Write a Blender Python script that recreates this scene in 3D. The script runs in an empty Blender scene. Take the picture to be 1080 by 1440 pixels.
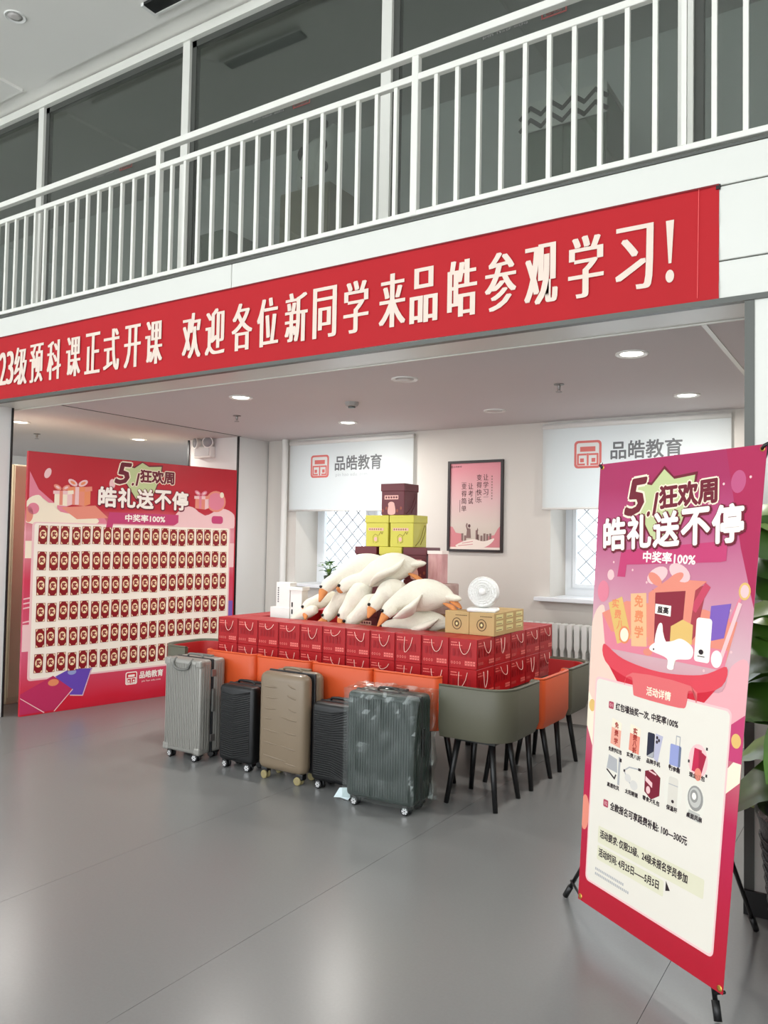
import bpy, bmesh, math, random
from mathutils import Vector, Matrix, noise
RND = random.Random(11)
sc = bpy.context.scene
COL = sc.collection
PI = math.pi

# ---------------------------------------------------------------- camera
F_PX, YAW, PITCH, ROLL, CAM_H = 1116.0, 0.5714, 0.03695, 0.0179, 1.55
fwd = Vector((-math.sin(YAW) * math.cos(PITCH), math.cos(YAW) * math.cos(PITCH), math.sin(PITCH)))
r0 = Vector((math.cos(YAW), math.sin(YAW), 0)); u0 = r0.cross(fwd)
rgt = r0 * math.cos(ROLL) + u0 * math.sin(ROLL); upv = u0 * math.cos(ROLL) - r0 * math.sin(ROLL)
CAM = Vector((0, 0, CAM_H))
cd = bpy.data.cameras.new('camera'); cam = bpy.data.objects.new('camera', cd); COL.objects.link(cam)
cd.sensor_fit = 'HORIZONTAL'; cd.sensor_width = 36; cd.lens = F_PX / 1080 * 36
cd.clip_start = 0.05; cd.clip_end = 200
cam.matrix_world = Matrix(((rgt.x, upv.x, -fwd.x, 0), (rgt.y, upv.y, -fwd.y, 0), (rgt.z, upv.z, -fwd.z, CAM_H), (0, 0, 0, 1)))
sc.camera = cam

def at(px, py, axis, c):
    "point where the sight line through a photo pixel meets the plane axis = c"
    d = fwd + rgt * ((px - 540) / F_PX) - upv * ((py - 720) / F_PX)
    i = 'xyz'.index(axis)
    return CAM + d * ((c - CAM[i]) / d[i])

# ---------------------------------------------------------------- world and exposure
w = bpy.data.worlds.new('daylight'); sc.world = w; w.use_nodes = True
w.node_tree.nodes['Background'].inputs[0].default_value = (0.93, 0.97, 1.0, 1)
w.node_tree.nodes['Background'].inputs[1].default_value = 3.0
sc.view_settings.view_transform = 'Standard'; sc.view_settings.look = 'None'
sc.view_settings.exposure = 0.2; sc.view_settings.gamma = 1.0
sc.view_settings.use_curve_mapping = False

# ---------------------------------------------------------------- helpers
def lin(c):
    return tuple((v / 255 / 12.92 if v / 255 <= .04045 else ((v / 255 + .055) / 1.055) ** 2.4) for v in c)

MATS = {}
def mat(name, rgb=(200, 200, 200), rough=.55, metal=0, spec=.4, var=0, vscale=8, bump=0, bscale=60,
        emit=0, coat=0, rgb2=None, ramp=None, sheen=0, stretch=None):
    if name in MATS: return MATS[name]
    m = bpy.data.materials.new(name); m.use_nodes = True; nt = m.node_tree; b = nt.nodes['Principled BSDF']
    c = lin(rgb)
    b.inputs['Base Color'].default_value = (*c, 1); b.inputs['Roughness'].default_value = rough
    b.inputs['Metallic'].default_value = metal; b.inputs['Specular IOR Level'].default_value = spec
    b.inputs['Coat Weight'].default_value = coat
    if sheen: b.inputs['Sheen Weight'].default_value = sheen
    tc = nt.nodes.new('ShaderNodeTexCoord'); src = tc.outputs['Object']
    if stretch:
        mp = nt.nodes.new('ShaderNodeMapping'); mp.inputs['Scale'].default_value = stretch
        nt.links.new(src, mp.inputs['Vector']); src = mp.outputs['Vector']
    if ramp:      # vertical printed gradient with soft clouding
        sp = nt.nodes.new('ShaderNodeSeparateXYZ'); nt.links.new(tc.outputs['Generated'], sp.inputs[0])
        nz = nt.nodes.new('ShaderNodeTexNoise'); nz.inputs['Scale'].default_value = vscale; nt.links.new(src, nz.inputs['Vector'])
        ma = nt.nodes.new('ShaderNodeMath'); ma.operation = 'MULTIPLY_ADD'; ma.inputs[1].default_value = var
        nt.links.new(nz.outputs['Fac'], ma.inputs[0]); nt.links.new(sp.outputs[2], ma.inputs[2])
        rp = nt.nodes.new('ShaderNodeValToRGB'); nt.links.new(ma.outputs[0], rp.inputs[0])
        el = rp.color_ramp.elements
        while len(el) < len(ramp): el.new(.5)
        for e, (p, cc) in zip(el, ramp): e.position = p; e.color = (*lin(cc), 1)
        nt.links.new(rp.outputs[0], b.inputs['Base Color'])
    elif var or rgb2:
        nz = nt.nodes.new('ShaderNodeTexNoise'); nz.inputs['Scale'].default_value = vscale; nz.inputs['Detail'].default_value = 4
        nt.links.new(src, nz.inputs['Vector'])
        mx = nt.nodes.new('ShaderNodeMixRGB'); nt.links.new(nz.outputs['Fac'], mx.inputs[0])
        c2 = lin(rgb2) if rgb2 else tuple(v * (1 - var) for v in c)
        c1 = c if rgb2 else tuple(min(1, v * (1 + var)) for v in c)
        mx.inputs[1].default_value = (*c1, 1); mx.inputs[2].default_value = (*c2, 1)
        nt.links.new(mx.outputs[0], b.inputs['Base Color'])
    if bump:
        nb = nt.nodes.new('ShaderNodeTexNoise'); nb.inputs['Scale'].default_value = bscale; nt.links.new(src, nb.inputs['Vector'])
        bp = nt.nodes.new('ShaderNodeBump'); bp.inputs['Strength'].default_value = bump; bp.inputs['Distance'].default_value = .01
        nt.links.new(nb.outputs['Fac'], bp.inputs['Height']); nt.links.new(bp.outputs[0], b.inputs['Normal'])
    if emit:
        b.inputs['Emission Color'].default_value = (*c, 1); b.inputs['Emission Strength'].default_value = emit
    MATS[name] = m
    return m

def mixmat(name, a, bnode, fac, fres=False):
    "two shaders mixed; a, bnode = (type, colour, roughness)"
    if name in MATS: return MATS[name]
    m = bpy.data.materials.new(name); m.use_nodes = True; nt = m.node_tree
    for n in list(nt.nodes):
        if n.type == 'BSDF_PRINCIPLED': nt.nodes.remove(n)
    out = nt.nodes['Material Output']; mx = nt.nodes.new('ShaderNodeMixShader')
    for i, (t, c, ro) in enumerate((a, bnode)):
        n = nt.nodes.new(t); n.inputs['Color'].default_value = (*c, 1)
        if 'Roughness' in n.inputs: n.inputs['Roughness'].default_value = ro
        nt.links.new(n.outputs[0], mx.inputs[1 + i])
    if fres:
        lw = nt.nodes.new('ShaderNodeLayerWeight'); lw.inputs['Blend'].default_value = .5
        pw = nt.nodes.new('ShaderNodeMath'); pw.operation = 'POWER'; pw.inputs[1].default_value = 4; nt.links.new(lw.outputs['Facing'], pw.inputs[0])
        ma = nt.nodes.new('ShaderNodeMath'); ma.operation = 'MULTIPLY_ADD'; ma.inputs[1].default_value = 1 - fac; ma.inputs[2].default_value = fac
        nt.links.new(pw.outputs[0], ma.inputs[0]); nt.links.new(ma.outputs[0], mx.inputs[0])
    else: mx.inputs[0].default_value = fac
    nt.links.new(mx.outputs[0], out.inputs[0]); MATS[name] = m
    return m

def mesh_of(bm, mats, smooth=False, name='mesh'):
    bmesh.ops.recalc_face_normals(bm, faces=bm.faces)
    me = bpy.data.meshes.new(name); bm.to_mesh(me); bm.free()
    for m in (mats if isinstance(mats, (list, tuple)) else [mats]): me.materials.append(m)
    if smooth:
        for p in me.polygons: p.use_smooth = True
        if smooth is not True: me.set_sharp_from_angle(angle=smooth)
    return me

def ob(name, me, parent=None, loc=(0, 0, 0), rot=(0, 0, 0), label=None, cat=None, group=None, kind=None):
    o = bpy.data.objects.new(name, me); COL.objects.link(o); o.location = loc; o.rotation_euler = rot
    if parent: o.parent = parent
    if label: o['label'] = label
    if cat: o['category'] = cat
    if group: o['group'] = group
    if kind: o['kind'] = kind
    return o

def thing(name, label, cat, loc=(0, 0, 0), rz=0, group=None):
    return ob(name, None, None, loc, (0, 0, rz), label, cat, group)

def struct(name, me, loc=(0, 0, 0), label=None):
    return ob(name, me, None, loc, kind='structure', label=label)

def bx(bm, x0, x1, y0, y1, z0, z1, bev=0, mi=0, seg=2):
    vs = [bm.verts.new((x, y, z)) for x in (x0, x1) for y in (y0, y1) for z in (z0, z1)]
    fs = [bm.faces.new([vs[i] for i in q]) for q in ((0, 1, 3, 2), (4, 6, 7, 5), (0, 4, 5, 1), (2, 3, 7, 6), (0, 2, 6, 4), (1, 5, 7, 3))]
    for f in fs: f.material_index = mi
    if bev:
        es = list({e for f in fs for e in f.edges})
        r = bmesh.ops.bevel(bm, geom=es, offset=bev, segments=seg, affect='EDGES', profile=.5)
        for f in r['faces']: f.material_index = mi
    return vs

def frame_of(d):
    d = d.normalized(); a = Vector((0, 0, 1)) if abs(d.z) < .9 else Vector((1, 0, 0))
    s = d.cross(a).normalized(); return s, s.cross(d).normalized()

def ring(bm, c, s, t, a, b, n):
    return [bm.verts.new(c + s * (a * math.cos(2 * PI * i / n)) + t * (b * math.sin(2 * PI * i / n))) for i in range(n)]

def skin(bm, rings, cap=True, mi=0):
    n = len(rings[0]); fs = []
    for r1, r2 in zip(rings, rings[1:]):
        for i in range(n): fs.append(bm.faces.new((r1[i], r1[(i + 1) % n], r2[(i + 1) % n], r2[i])))
    if cap: fs.append(bm.faces.new(rings[0][::-1])); fs.append(bm.faces.new(rings[-1]))
    for f in fs: f.material_index = mi

def cyl(bm, p, q, r1, r2=None, n=12, mi=0):
    p, q = Vector(p), Vector(q); s, t = frame_of(q - p); r2 = r1 if r2 is None else r2
    skin(bm, [ring(bm, p, s, t, r1, r1, n), ring(bm, q, s, t, r2, r2, n)], mi=mi)

def tube(bm, pts, r, n=6, mi=0, closed=False):
    pts = [Vector(p) for p in pts]; rs = []; prev = None
    for i, p in enumerate(pts):
        d = (pts[min(i + 1, len(pts) - 1)] - pts[max(i - 1, 0)])
        s, t = frame_of(d)
        if prev is not None and s.dot(prev) < 0: s, t = -s, -t
        prev = s
        rr = r[i] if isinstance(r, (list, tuple)) else r
        rs.append(ring(bm, p, s, t, rr, rr, n))
    skin(bm, rs, mi=mi)

def lathe(bm, prof, n=24, c=(0, 0, 0), mi=0, axis='z', cap=True):
    c = Vector(c); rs = []
    ax = {'z': (Vector((1, 0, 0)), Vector((0, 1, 0)), Vector((0, 0, 1))), 'y': (Vector((1, 0, 0)), Vector((0, 0, 1)), Vector((0, 1, 0))),
          'x': (Vector((0, 1, 0)), Vector((0, 0, 1)), Vector((1, 0, 0)))}[axis]
    for r, z in prof: rs.append(ring(bm, c + ax[2] * z, ax[0], ax[1], max(r, 1e-4), max(r, 1e-4), n))
    skin(bm, rs, cap, mi)

def prism(bm, pts, y0, y1, mi=0):
    "polygon in x,z extruded along y"
    a = [bm.verts.new((x, y0, z)) for x, z in pts]; b = [bm.verts.new((x, y1, z)) for x, z in pts]; n = len(pts)
    fs = [bm.faces.new(a), bm.faces.new(b[::-1])] + [bm.faces.new((a[i], b[i], b[(i + 1) % n], a[(i + 1) % n])) for i in range(n)]
    for f in fs: f.material_index = mi

def boxmesh(m, *a, bev=0, **k):
    bm = bmesh.new(); bx(bm, *a, bev=bev, **k); return mesh_of(bm, m)

def ell(cx, cy, a, b, n=20, rot=0):
    c, s = math.cos(rot), math.sin(rot)
    return [(cx + a * math.cos(t) * c - b * math.sin(t) * s, cy + a * math.cos(t) * s + b * math.sin(t) * c) for t in (2 * PI * i / n for i in range(n))]

def rrect(x0, y0, x1, y1, r, n=4):
    o = []
    for cx, cy, a0 in ((x1 - r, y1 - r, 0), (x0 + r, y1 - r, PI / 2), (x0 + r, y0 + r, PI), (x1 - r, y0 + r, 1.5 * PI)):
        for i in range(n + 1): a = a0 + PI / 2 * i / n; o.append((cx + r * math.cos(a), cy + r * math.sin(a)))
    return o

def spline(P, k=6, closed=True):
    o = []; n = len(P)
    for i in range(n if closed else n - 1):
        q = [Vector(P[(i + j) % n] if closed else P[max(0, min(n - 1, i + j))]) for j in (-1, 0, 1, 2)]
        for s in range(k):
            t = s / k
            o.append(.5 * ((2 * q[1]) + (q[2] - q[0]) * t + (2 * q[0] - 5 * q[1] + 4 * q[2] - q[3]) * t * t + (3 * q[1] - q[0] - 3 * q[2] + q[3]) * t ** 3))
    if not closed: o.append(Vector(P[-1]))
    return o

TXT = {}
def glyphs(body, bold=0.0, res=2):
    key = (body, bold, res)
    if key in TXT: return TXT[key]
    cu = bpy.data.curves.new('txt', 'FONT'); cu.body = body; cu.offset = bold; cu.resolution_u = res
    o = bpy.data.objects.new('txt', cu); COL.objects.link(o)
    bpy.context.view_layer.update()
    m = o.to_mesh(); vs = [(v.co.x, v.co.y) for v in m.vertices]; fs = [tuple(p.vertices) for p in m.polygons]
    o.to_mesh_clear(); bpy.data.objects.remove(o); bpy.data.curves.remove(cu)
    TXT[key] = (vs, fs)
    return TXT[key]

class Art:
    "flat print laid on a sheet: x right, z up, front towards -y"
    def __init__(s, base=0.0, warp=None, step=.0006):
        s.bm = bmesh.new(); s.mats = []; s.base = base; s.warp = warp; s.step = step
    def mi(s, m):
        if m not in s.mats: s.mats.append(m)
        return s.mats.index(m)
    def v(s, x, z, l):
        if s.warp: x, z = s.warp(x, z)
        return s.bm.verts.new((x, -(s.base + l * s.step), z))
    def poly(s, pts, m, l=1):
        f = s.bm.faces.new([s.v(x, z, l) for x, z in pts]); f.material_index = s.mi(m)
        bmesh.ops.triangulate(s.bm, faces=[f]) if len(pts) > 4 else None
    def rect(s, x0, z0, x1, z1, m, l=1): s.poly([(x0, z0), (x1, z0), (x1, z1), (x0, z1)], m, l)
    def line(s, pts, wd, m, l=1, closed=False):
        n = len(pts)
        for i in range(n if closed else n - 1):
            a, b = Vector(pts[i]), Vector(pts[(i + 1) % n]); d = (b - a)
            if d.length < 1e-6: continue
            d.normalize(); k = Vector((-d.y, d.x)) * wd / 2; e = d * wd * .3
            s.poly([tuple(a - e + k), tuple(b + e + k), tuple(b + e - k), tuple(a - e - k)], m, l + .1 * (i % 2))
    def text(s, body, cx, cz, m, l=1, w=None, h=None, bold=0.0, rot=0, shear=0, fat=(0,), res=2, ol=0):
        vs, fs = glyphs(body, bold, res)
        if not vs: return
        x0, x1 = min(v[0] for v in vs), max(v[0] for v in vs); y0, y1 = min(v[1] for v in vs), max(v[1] for v in vs)
        W, H = max(x1 - x0, 1e-6), max(y1 - y0, 1e-6)
        sx = w / W if w else h / H; sy = h / H if h else w / W
        c, si = math.cos(rot), math.sin(rot)
        offs = [(d, 0) for d in fat]
        if ol: offs = [(ol * math.cos(a * PI / 4), ol * math.sin(a * PI / 4)) for a in range(8)] + [(0, 0)]
        for k, (dx, dy) in enumerate(offs):
            vv = []
            for x, y in vs:
                px, py = (x - (x0 + x1) / 2) * sx + dx, (y - (y0 + y1) / 2) * sy + dy
                px += shear * py
                vv.append(s.v(cx + px * c - py * si, cz + px * si + py * c, l + .05 * k))
            for f in fs:
                try: s.bm.faces.new([vv[i] for i in f]).material_index = s.mi(m)
                except ValueError: pass
    def mesh(s):
        me = bpy.data.meshes.new('print'); s.bm.to_mesh(me); s.bm.free()
        for m in s.mats: me.materials.append(m)
        return me
    def build(s, name, parent, **k): return ob(name, s.mesh(), parent, kind='stuff', **k)

def copy_tree(o, parent=None, **props):
    c = o.copy(); COL.objects.link(c); c.parent = parent
    for ch in [q for q in o.children]: copy_tree(ch, c)
    for k, v in props.items(): c[k] = v
    return c
ORD = ['first', 'second', 'third', 'fourth', 'fifth', 'sixth', 'seventh', 'eighth', 'ninth', 'tenth', 'eleventh', 'twelfth', 'thirteenth',
       'fourteenth', 'fifteenth', 'sixteenth', 'seventeenth', 'eighteenth', 'nineteenth', 'twentieth']

# ---------------------------------------------------------------- materials
M_white = mat('white paint', (226, 226, 222), .5, var=.02, vscale=3)
M_alu = mat('white aluminium panel', (213, 214, 207), .32, spec=.5, var=.015, vscale=2)
M_wall = mat('warm white plaster', (212, 207, 200), .8, var=.03, vscale=2, bump=.05, bscale=120)
M_wallw = mat('white plaster', (228, 228, 226), .7, var=.02, vscale=2)
M_ceil = mat('grey white ceiling board', (212, 206, 206), .75, var=.02, vscale=1.5)
M_beam = mat('grey soffit board', (168, 166, 163), .55, var=.02, vscale=1.5)
M_black = mat('black metal', (18, 18, 19), .4, spec=.5, var=.1)
M_dgrey = mat('dark grey metal trim', (84, 86, 82), .4, metal=.3)
M_rail = mat('white painted steel', (224, 224, 216), .35, spec=.5)
M_red = mat('red cloth banner', (176, 27, 35), .65, var=.06, vscale=3, spec=.25)
M_cream = mat('cream laminate', (222, 208, 176), .5, var=.03, vscale=2)
M_ink = mat('black ink', (28, 26, 28), .6)
M_wink = mat('white ink', (244, 238, 228), .6)
M_floor = mat('grey vinyl flooring', (128, 129, 128), .27, spec=.5, var=.05, vscale=90, bump=.02, bscale=300)
M_joint = mat('dark floor joint', (52, 53, 54), .6)
M_plastic = mat('white plastic', (236, 236, 232), .35, spec=.5)
M_glass_up = mixmat('tinted partition glass', ('ShaderNodeBsdfTransparent', (.66, .69, .67), 0), ('ShaderNodeBsdfGlossy', (.9, .92, .9), .02), .09, True)
M_pane = mixmat('clear window pane', ('ShaderNodeBsdfTransparent', (.95, .97, .98), 0), ('ShaderNodeBsdfGlossy', (1, 1, 1), .01), .03, True)
M_blind = mixmat('translucent roller blind', ('ShaderNodeBsdfDiffuse', (.82, .84, .83), 0), ('ShaderNodeBsdfTranslucent', (.92, .94, .94), 0), .6)
M_lamp = mat('lit lamp lens', (255, 250, 240), .4, emit=6)

# ---------------------------------------------------------------- floor
YB, ZS, YW = 3.74, 2.643, 6.74         # balcony face, soffit height, back wall
bm = bmesh.new(); bx(bm, -13, 7, -5, 10, -.2, -.006)
floor = struct('floor', mesh_of(bm, M_joint))
xs = [-13, -11.1, -9.0, -7.42, -5.3, -3.18, -2.12, -0.71, .70, 2.1, 4.2, 7]
for a, b in zip(xs, xs[1:]):
    ob('floor_sheet', boxmesh(M_floor, a + .0009, b - .0009, -5, 10, -.02, 0), floor)

# ---------------------------------------------------------------- back wall with two windows
W1, W2, ZSILL, ZTOP, YF = (-5.47, -4.0), (-2.57, -1.10), 1.085, 2.60, 7.16
bm = bmesh.new()
for a, b in ((-5.88, W1[0]), (W1[1], W2[0]), (W2[1], 1.4)): bx(bm, a, b, YW, 7.3, 0, ZS)
for a, b in (W1, W2): bx(bm, a, b, YW, 7.3, 0, ZSILL - .036); bx(bm, a, b, YW, 7.3, ZTOP, ZS)
struct('wall_back', mesh_of(bm, M_wall))
M_upvc = mat('white window frame', (232, 236, 240), .35)
M_grille = mat('grey security grille', (196, 196, 198), .5)
for n, (a, b) in enumerate((W1, W2), 1):
    root = ob('window_%d' % n, None, None, ((a + b) / 2, YF, ZSILL), kind='structure'); h = ZTOP - ZSILL; hw = (b - a) / 2
    bm = bmesh.new()
    for q in ((-hw, -hw + .07, -.0, h), (hw - .07, hw, 0, h), (-.04, .04, .07, h - .07), (-hw + .07, hw - .07, 0, .07), (-hw + .07, hw - .07, h - .07, h)):
        bx(bm, q[0], q[1], -.03, .05, q[2], q[3])
    ob('window_frame', mesh_of(bm, M_upvc), root)
    for s0, s1 in ((-hw + .07, -.04), (.04, hw - .07)):
        bm = bmesh.new()
        for q in ((s0, s0 + .035, .07, h - .07), (s1 - .035, s1, .07, h - .07), (s0 + .035, s1 - .035, .07, .105), (s0 + .035, s1 - .035, h - .105, h - .07)):
            bx(bm, q[0], q[1], -.045, -.0, q[2], q[3])
        sash = ob('sash', mesh_of(bm, M_upvc), root)
        ob('pane', boxmesh(M_pane, s0 + .03, s1 - .03, -.024, -.020, .10, h - .10), sash)
        ob('gasket', boxmesh(M_dgrey, s0 - .004, s0, -.04, -.01, .07, h - .07), sash)
    bm = bmesh.new(); st = .155      # diamond security grille outside
    for k in range(-12, 22):
        for sg in (1, -1):
            x0 = -hw + k * st
            p = [(x0 + sg * t, t) for t in (0, h)]
            p = [(x, z) for x, z in p]
            # clip to the opening
            t0, t1 = 0, h
            lo, hi = ((-hw - x0) * sg, (hw - x0) * sg); lo, hi = min(lo, hi), max(lo, hi)
            t0, t1 = max(0, lo), min(h, hi)
            if t1 - t0 > .05: cyl(bm, (x0 + sg * t0, .10, t0), (x0 + sg * t1, .10, t1), .0075, n=6)
    ob('security_grille', mesh_of(bm, M_grille), root)
    ob('sill_nose', boxmesh(M_upvc, -hw - .11, hw + .11, YW - .112 - YF, YW - YF - .001, -.036, .001, bev=.006), root)
    ob('window_sill', boxmesh(M_upvc, -hw - .0, hw + .0, YW - .11 - YF, .13, -.035, .0, bev=.006), root)

# roller blinds with the printed name
M_lred = mat('faded red print', (222, 122, 116), .7); M_lgrey = mat('grey print', (112, 114, 116), .7); M_lfaint = mat('pale print', (198, 200, 202), .7)
def logo(A, cx, cz, s, m, mbg, l=1):
    "square mark: rounded frame, a bar on top, two hooked feet"
    t = s * .085
    A.poly(rrect(cx - s / 2, cz - s / 2, cx + s / 2, cz + s / 2, s * .14), m, l)
    A.poly(rrect(cx - s / 2 + t, cz - s / 2 + t, cx + s / 2 - t, cz + s / 2 - t, s * .08), mbg, l + 1)
    A.rect(cx - s * .28, cz + s * .10, cx + s * .28, cz + s * .28, m, l + 2)
    A.rect(cx - s * .035, cz - s * .40, cx + s * .035, cz + s * .04, m, l + 2)
    for k in (-1, 1):
        A.line([(cx + k * s * .06, cz + s * .0), (cx + k * s * .36, cz + s * .0), (cx + k * s * .36, cz - s * .36), (cx + k * s * .12, cz - s * .36)], t * .8, m, l + 2)
        A.rect(cx + k * s * .21 - s * .07, cz - s * .28, cx + k * s * .21 + s * .07, cz - s * .14, m, l + 2)
for n, x0, lab in ((1, -5.53, 'white roller blind with red mark over the window with the plant'), (2, -2.63, 'white roller blind with red mark over the window above the radiator')):
    root = thing('roller_blind', lab, 'blind', (x0, YW - .05, 1.857))
    ob('fabric', boxmesh(M_blind, 0, 1.56, -.001, .001, .012, .76), root)
    bm = bmesh.new(); cyl(bm, (0, 0, .008), (1.56, 0, .008), .011, n=10); ob('bottom_bar', mesh_of(bm, M_plastic, True), root)
    bm = bmesh.new(); cyl(bm, (0, .005, .735), (1.56, .005, .735), .024, n=12); ob('roller_tube', mesh_of(bm, M_plastic, True), root)
    A = Art(.0015); logo(A, .41, .475, .24, M_lred, mat('blind print ground', (232, 234, 232), .7)); A.build('logo_print', root); A = Art(.0015)
    A.text('品皓教育', .90, .50, M_lgrey, 1, w=.58, h=.15, ol=.003)
    A.text('pin hao edu. com', .82, .375, M_lfaint, 1, w=.40, h=.045)
    A.build('lettering', root)

# ---------------------------------------------------------------- pillar, columns, side walls
bm = bmesh.new(); bx(bm, -6.66, -5.90, 6.28, 7.3, 0, ZS); struct('wall_pillar', mesh_of(bm, M_wallw))
for n, x in ((1, -5.905), (2, -6.655)): struct('trim_%d' % n, boxmesh(M_black, x - .012, x + .012, 6.268, 6.281, 0, ZS))
struct('wall_left_column', boxmesh(M_wallw, -8.4, -6.40, 3.79, 4.0, 0, ZS))
struct('trim_3', boxmesh(M_black, -6.40, -6.388, 3.985, 4.0, 0, ZS))
struct('wall_right_column', boxmesh(M_alu, -.505, 1.4, YB, 4.07, 0, ZS))
struct('trim_4', boxmesh(M_dgrey, -.545, -.505, YB - .006, 4.07, 0, ZS))
struct('baseboard_right', boxmesh(M_black, -.545, 1.4, YB - .02, YB - .006, 0, .10))
struct('wall_right', boxmesh(M_wall, 1.4, 1.6, YB, 7.3, 0, ZS))
struct('wall_far_left', boxmesh(M_wallw, -10.4, -10.2, 3.0, 9.0, 0, ZS))
struct('wall_far_back', boxmesh(M_wallw, -10.2, -6.66, 8.8, 9.0, 0, ZS))
struct('wall_hall_left', boxmesh(M_wallw, -12.2, -12.0, -5, 4.0, 0, 6.6))
struct('wall_hall_right', boxmesh(M_wallw, 6.0, 6.2, -5, 7.3, 0, 6.6))
struct('wall_daylight_stop_right', boxmesh(M_wallw, 1.601, 6.2, YB + .001, YB + .2, 0, 6.3))  # unseen wall added to shut out stray daylight beyond the right column
struct('wall_daylight_stop_left', boxmesh(M_wallw, -12.2, -10.2, 3.80, 4.0, 0, ZS))  # unseen filler wall, added against a daylight leak at the far left
bm = bmesh.new(); cyl(bm, (-5.60, YW - .05, 0), (-5.60, YW - .05, ZS), .035, n=14)
struct('trim_5', mesh_of(bm, M_white, .6))
# lower ceiling and beam
struct('ceiling', boxmesh(M_ceil, -6.66, 1.4, 4.07, 7.3, ZS, ZS + .10))
struct('ceiling_corridor', boxmesh(M_ceil, -12, -6.66, 4.07, 9.0, ZS, ZS + .10))
struct('ceiling_beam', boxmesh(M_alu, -12, 1.4, YB + .03, 4.07, ZS, ZS + .12))
struct('trim_6', boxmesh(M_rail, -12, -.545, 4.062, 4.078, ZS - .006, ZS))
struct('trim_7', boxmesh(M_rail, -.79, -.765, 4.078, YW, ZS - .008, ZS))
struct('trim_8', boxmesh(M_dgrey, -5.87, -5.86, 4.078, 6.27, ZS - .004, ZS))
struct('ceiling_side', boxmesh(M_ceil, -.765, 1.4, 4.078, YW, ZS - .004, ZS - .0005))
struct('trim_9', boxmesh(M_dgrey, -12, 1.4, YB - .012, YB + .03, ZS - .012, ZS + .012))

# ---------------------------------------------------------------- balcony fascia
fas = ob('wall_fascia', boxmesh(M_dgrey, -12, 1.6, YB + .012, YB + .10, ZS + .012, 3.33), kind='structure')
for z0, z1 in ((ZS + .014, 2.823), (2.829, 3.164), (3.170, 3.335)):
    for a, b in ((-12, -9.62), (-9.615, -6.62), (-6.615, -3.62), (-3.615, -.62 + 3), ):
        ob('fascia_panel', boxmesh(M_alu, a, min(b, 1.6), YB, YB + .014, z0, z1, bev=.003, seg=1), fas)
struct('ceiling_slab', boxmesh(M_white, -12, 1.6, YB + .10, 7.3, 3.0, 3.33))
struct('trim_10', boxmesh(M_dgrey, -12, 1.6, YB - .004, YB + .06, 3.336, 3.350))

# railing
rail = thing('balcony_railing', 'white steel balustrade with slim upright bars along the upper balcony', 'railing', (0, 3.775, 3.35))
def rbar(name, x0, x1, z0, z1, d=.018): ob(name, boxmesh(M_rail, x0, x1, -d, d, z0 - 3.35, z1 - 3.35, bev=.003, seg=1), rail)
rbar('handrail', -12, 1.6, 4.290, 4.334, .022); rbar('middle_rail', -12, 1.6, 4.150, 4.188); rbar('bottom_rail', -12, 1.6, 3.375, 3.405)
posts = [-2.26 + 2.11 * k for k in range(-4, 2)]
me_post = boxmesh(M_rail, -.022, .022, -.02, .02, .028, .95, bev=.003, seg=1); me_bal = boxmesh(M_rail, -.0115, .0115, -.0115, .0115, .05, .805)
for p in posts:
    ob('post', me_post, rail, (p, 0, 0))
    for k in range(1, 16):
        x = p + k * 2.11 / 16
        if x < 1.6: ob('baluster', me_bal, rail, (x, 0, 0))

# glass partition upstairs
YG, ZG = 5.0, 6.10
part = ob('wall_glass_partition', None, None, (0, YG, 3.33), kind='structure')
mull = [-7.63 + 2.19 * k for k in range(-2, 5)]
for x in mull:
    ob('mullion', boxmesh(M_rail, x - .045, x + .045, -.03, .05, 0, ZG - 3.33), part)
    ob('glazing_bead', boxmesh(M_dgrey, x + .045, x + .10, .0, .05, 0, ZG - 3.33), part)
ob('head_rail', boxmesh(M_rail, -12, 1.6, -.05, .05, ZG - 3.33, ZG - 3.33 + .085), part)
ob('head_bead', boxmesh(M_dgrey, -12, 1.6, .0, .05, ZG - 3.33 - .06, ZG - 3.33), part)
for a, b in zip([-12] + mull, mull + [1.6]):
    ob('glass_pane', boxmesh(M_glass_up, a + .02, b - .02, .005, .015, 0, ZG - 3.33), part)
M_sign = mat('brown red sticker print', (120, 62, 58), .6)
for k, x in enumerate((-6.28, -4.10, -1.92)):
    A = Art(0)
    A.line([(-.085, -.035), (.085, -.035), (.085, .035), (-.085, .035)], .012, M_sign, 1, True)
    A.text('品皓', 0, 0, M_sign, 1, w=.11, h=.045)
    A.text('pin hao edu', -.36, -.02, mat('grey sticker print', (120, 116, 114), .6), 1, w=.34, h=.03)
    ob('glass_sticker', A.mesh(), part, (x, -.002 + .006, 5.17 - 3.33))
# upstairs room
M_dim = M_wallw; M_dimc = M_ceil
struct('wall_upper_back', boxmesh(M_dim, -12, 1.6, 7.1, 7.3, 3.33, 6.3))
struct('wall_upper_left', boxmesh(M_dim, -12.2, -12.0, 4.0, 7.3, 3.0, 6.3))
struct('ceiling_upper_room', boxmesh(M_dimc, -12, 1.6, YG + .05, 7.3, 6.12, 6.2))
struct('wall_upper_right', boxmesh(M_dim, 1.6, 1.8, YB, 7.3, 2.6, 6.3))
M_pan = mat('hall ceiling panel', (240, 238, 232), .6, var=.015, vscale=1)
# hall ceiling: grey field with lower white panels
struct('ceiling_hall', boxmesh(M_pan, -12.2, 6.2, -5, YG + .05, 6.20, 6.3))
for n, (a, b, c, d) in enumerate(((-7.2, -2.8, -.4, 4.74), (-12, -7.62, -.4, 4.74), (-2.4, 2.0, -.4, 4.74), (-7.2, -2.8, -4.9, -.8), (-2.4, 2.0, -4.9, -.8), (2.4, 6, -.4, 4.74))):
    struct('ceiling_panel_%d' % (n + 1), boxmesh(M_pan, a, b, c, d, 6.165, 6.20))

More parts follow.
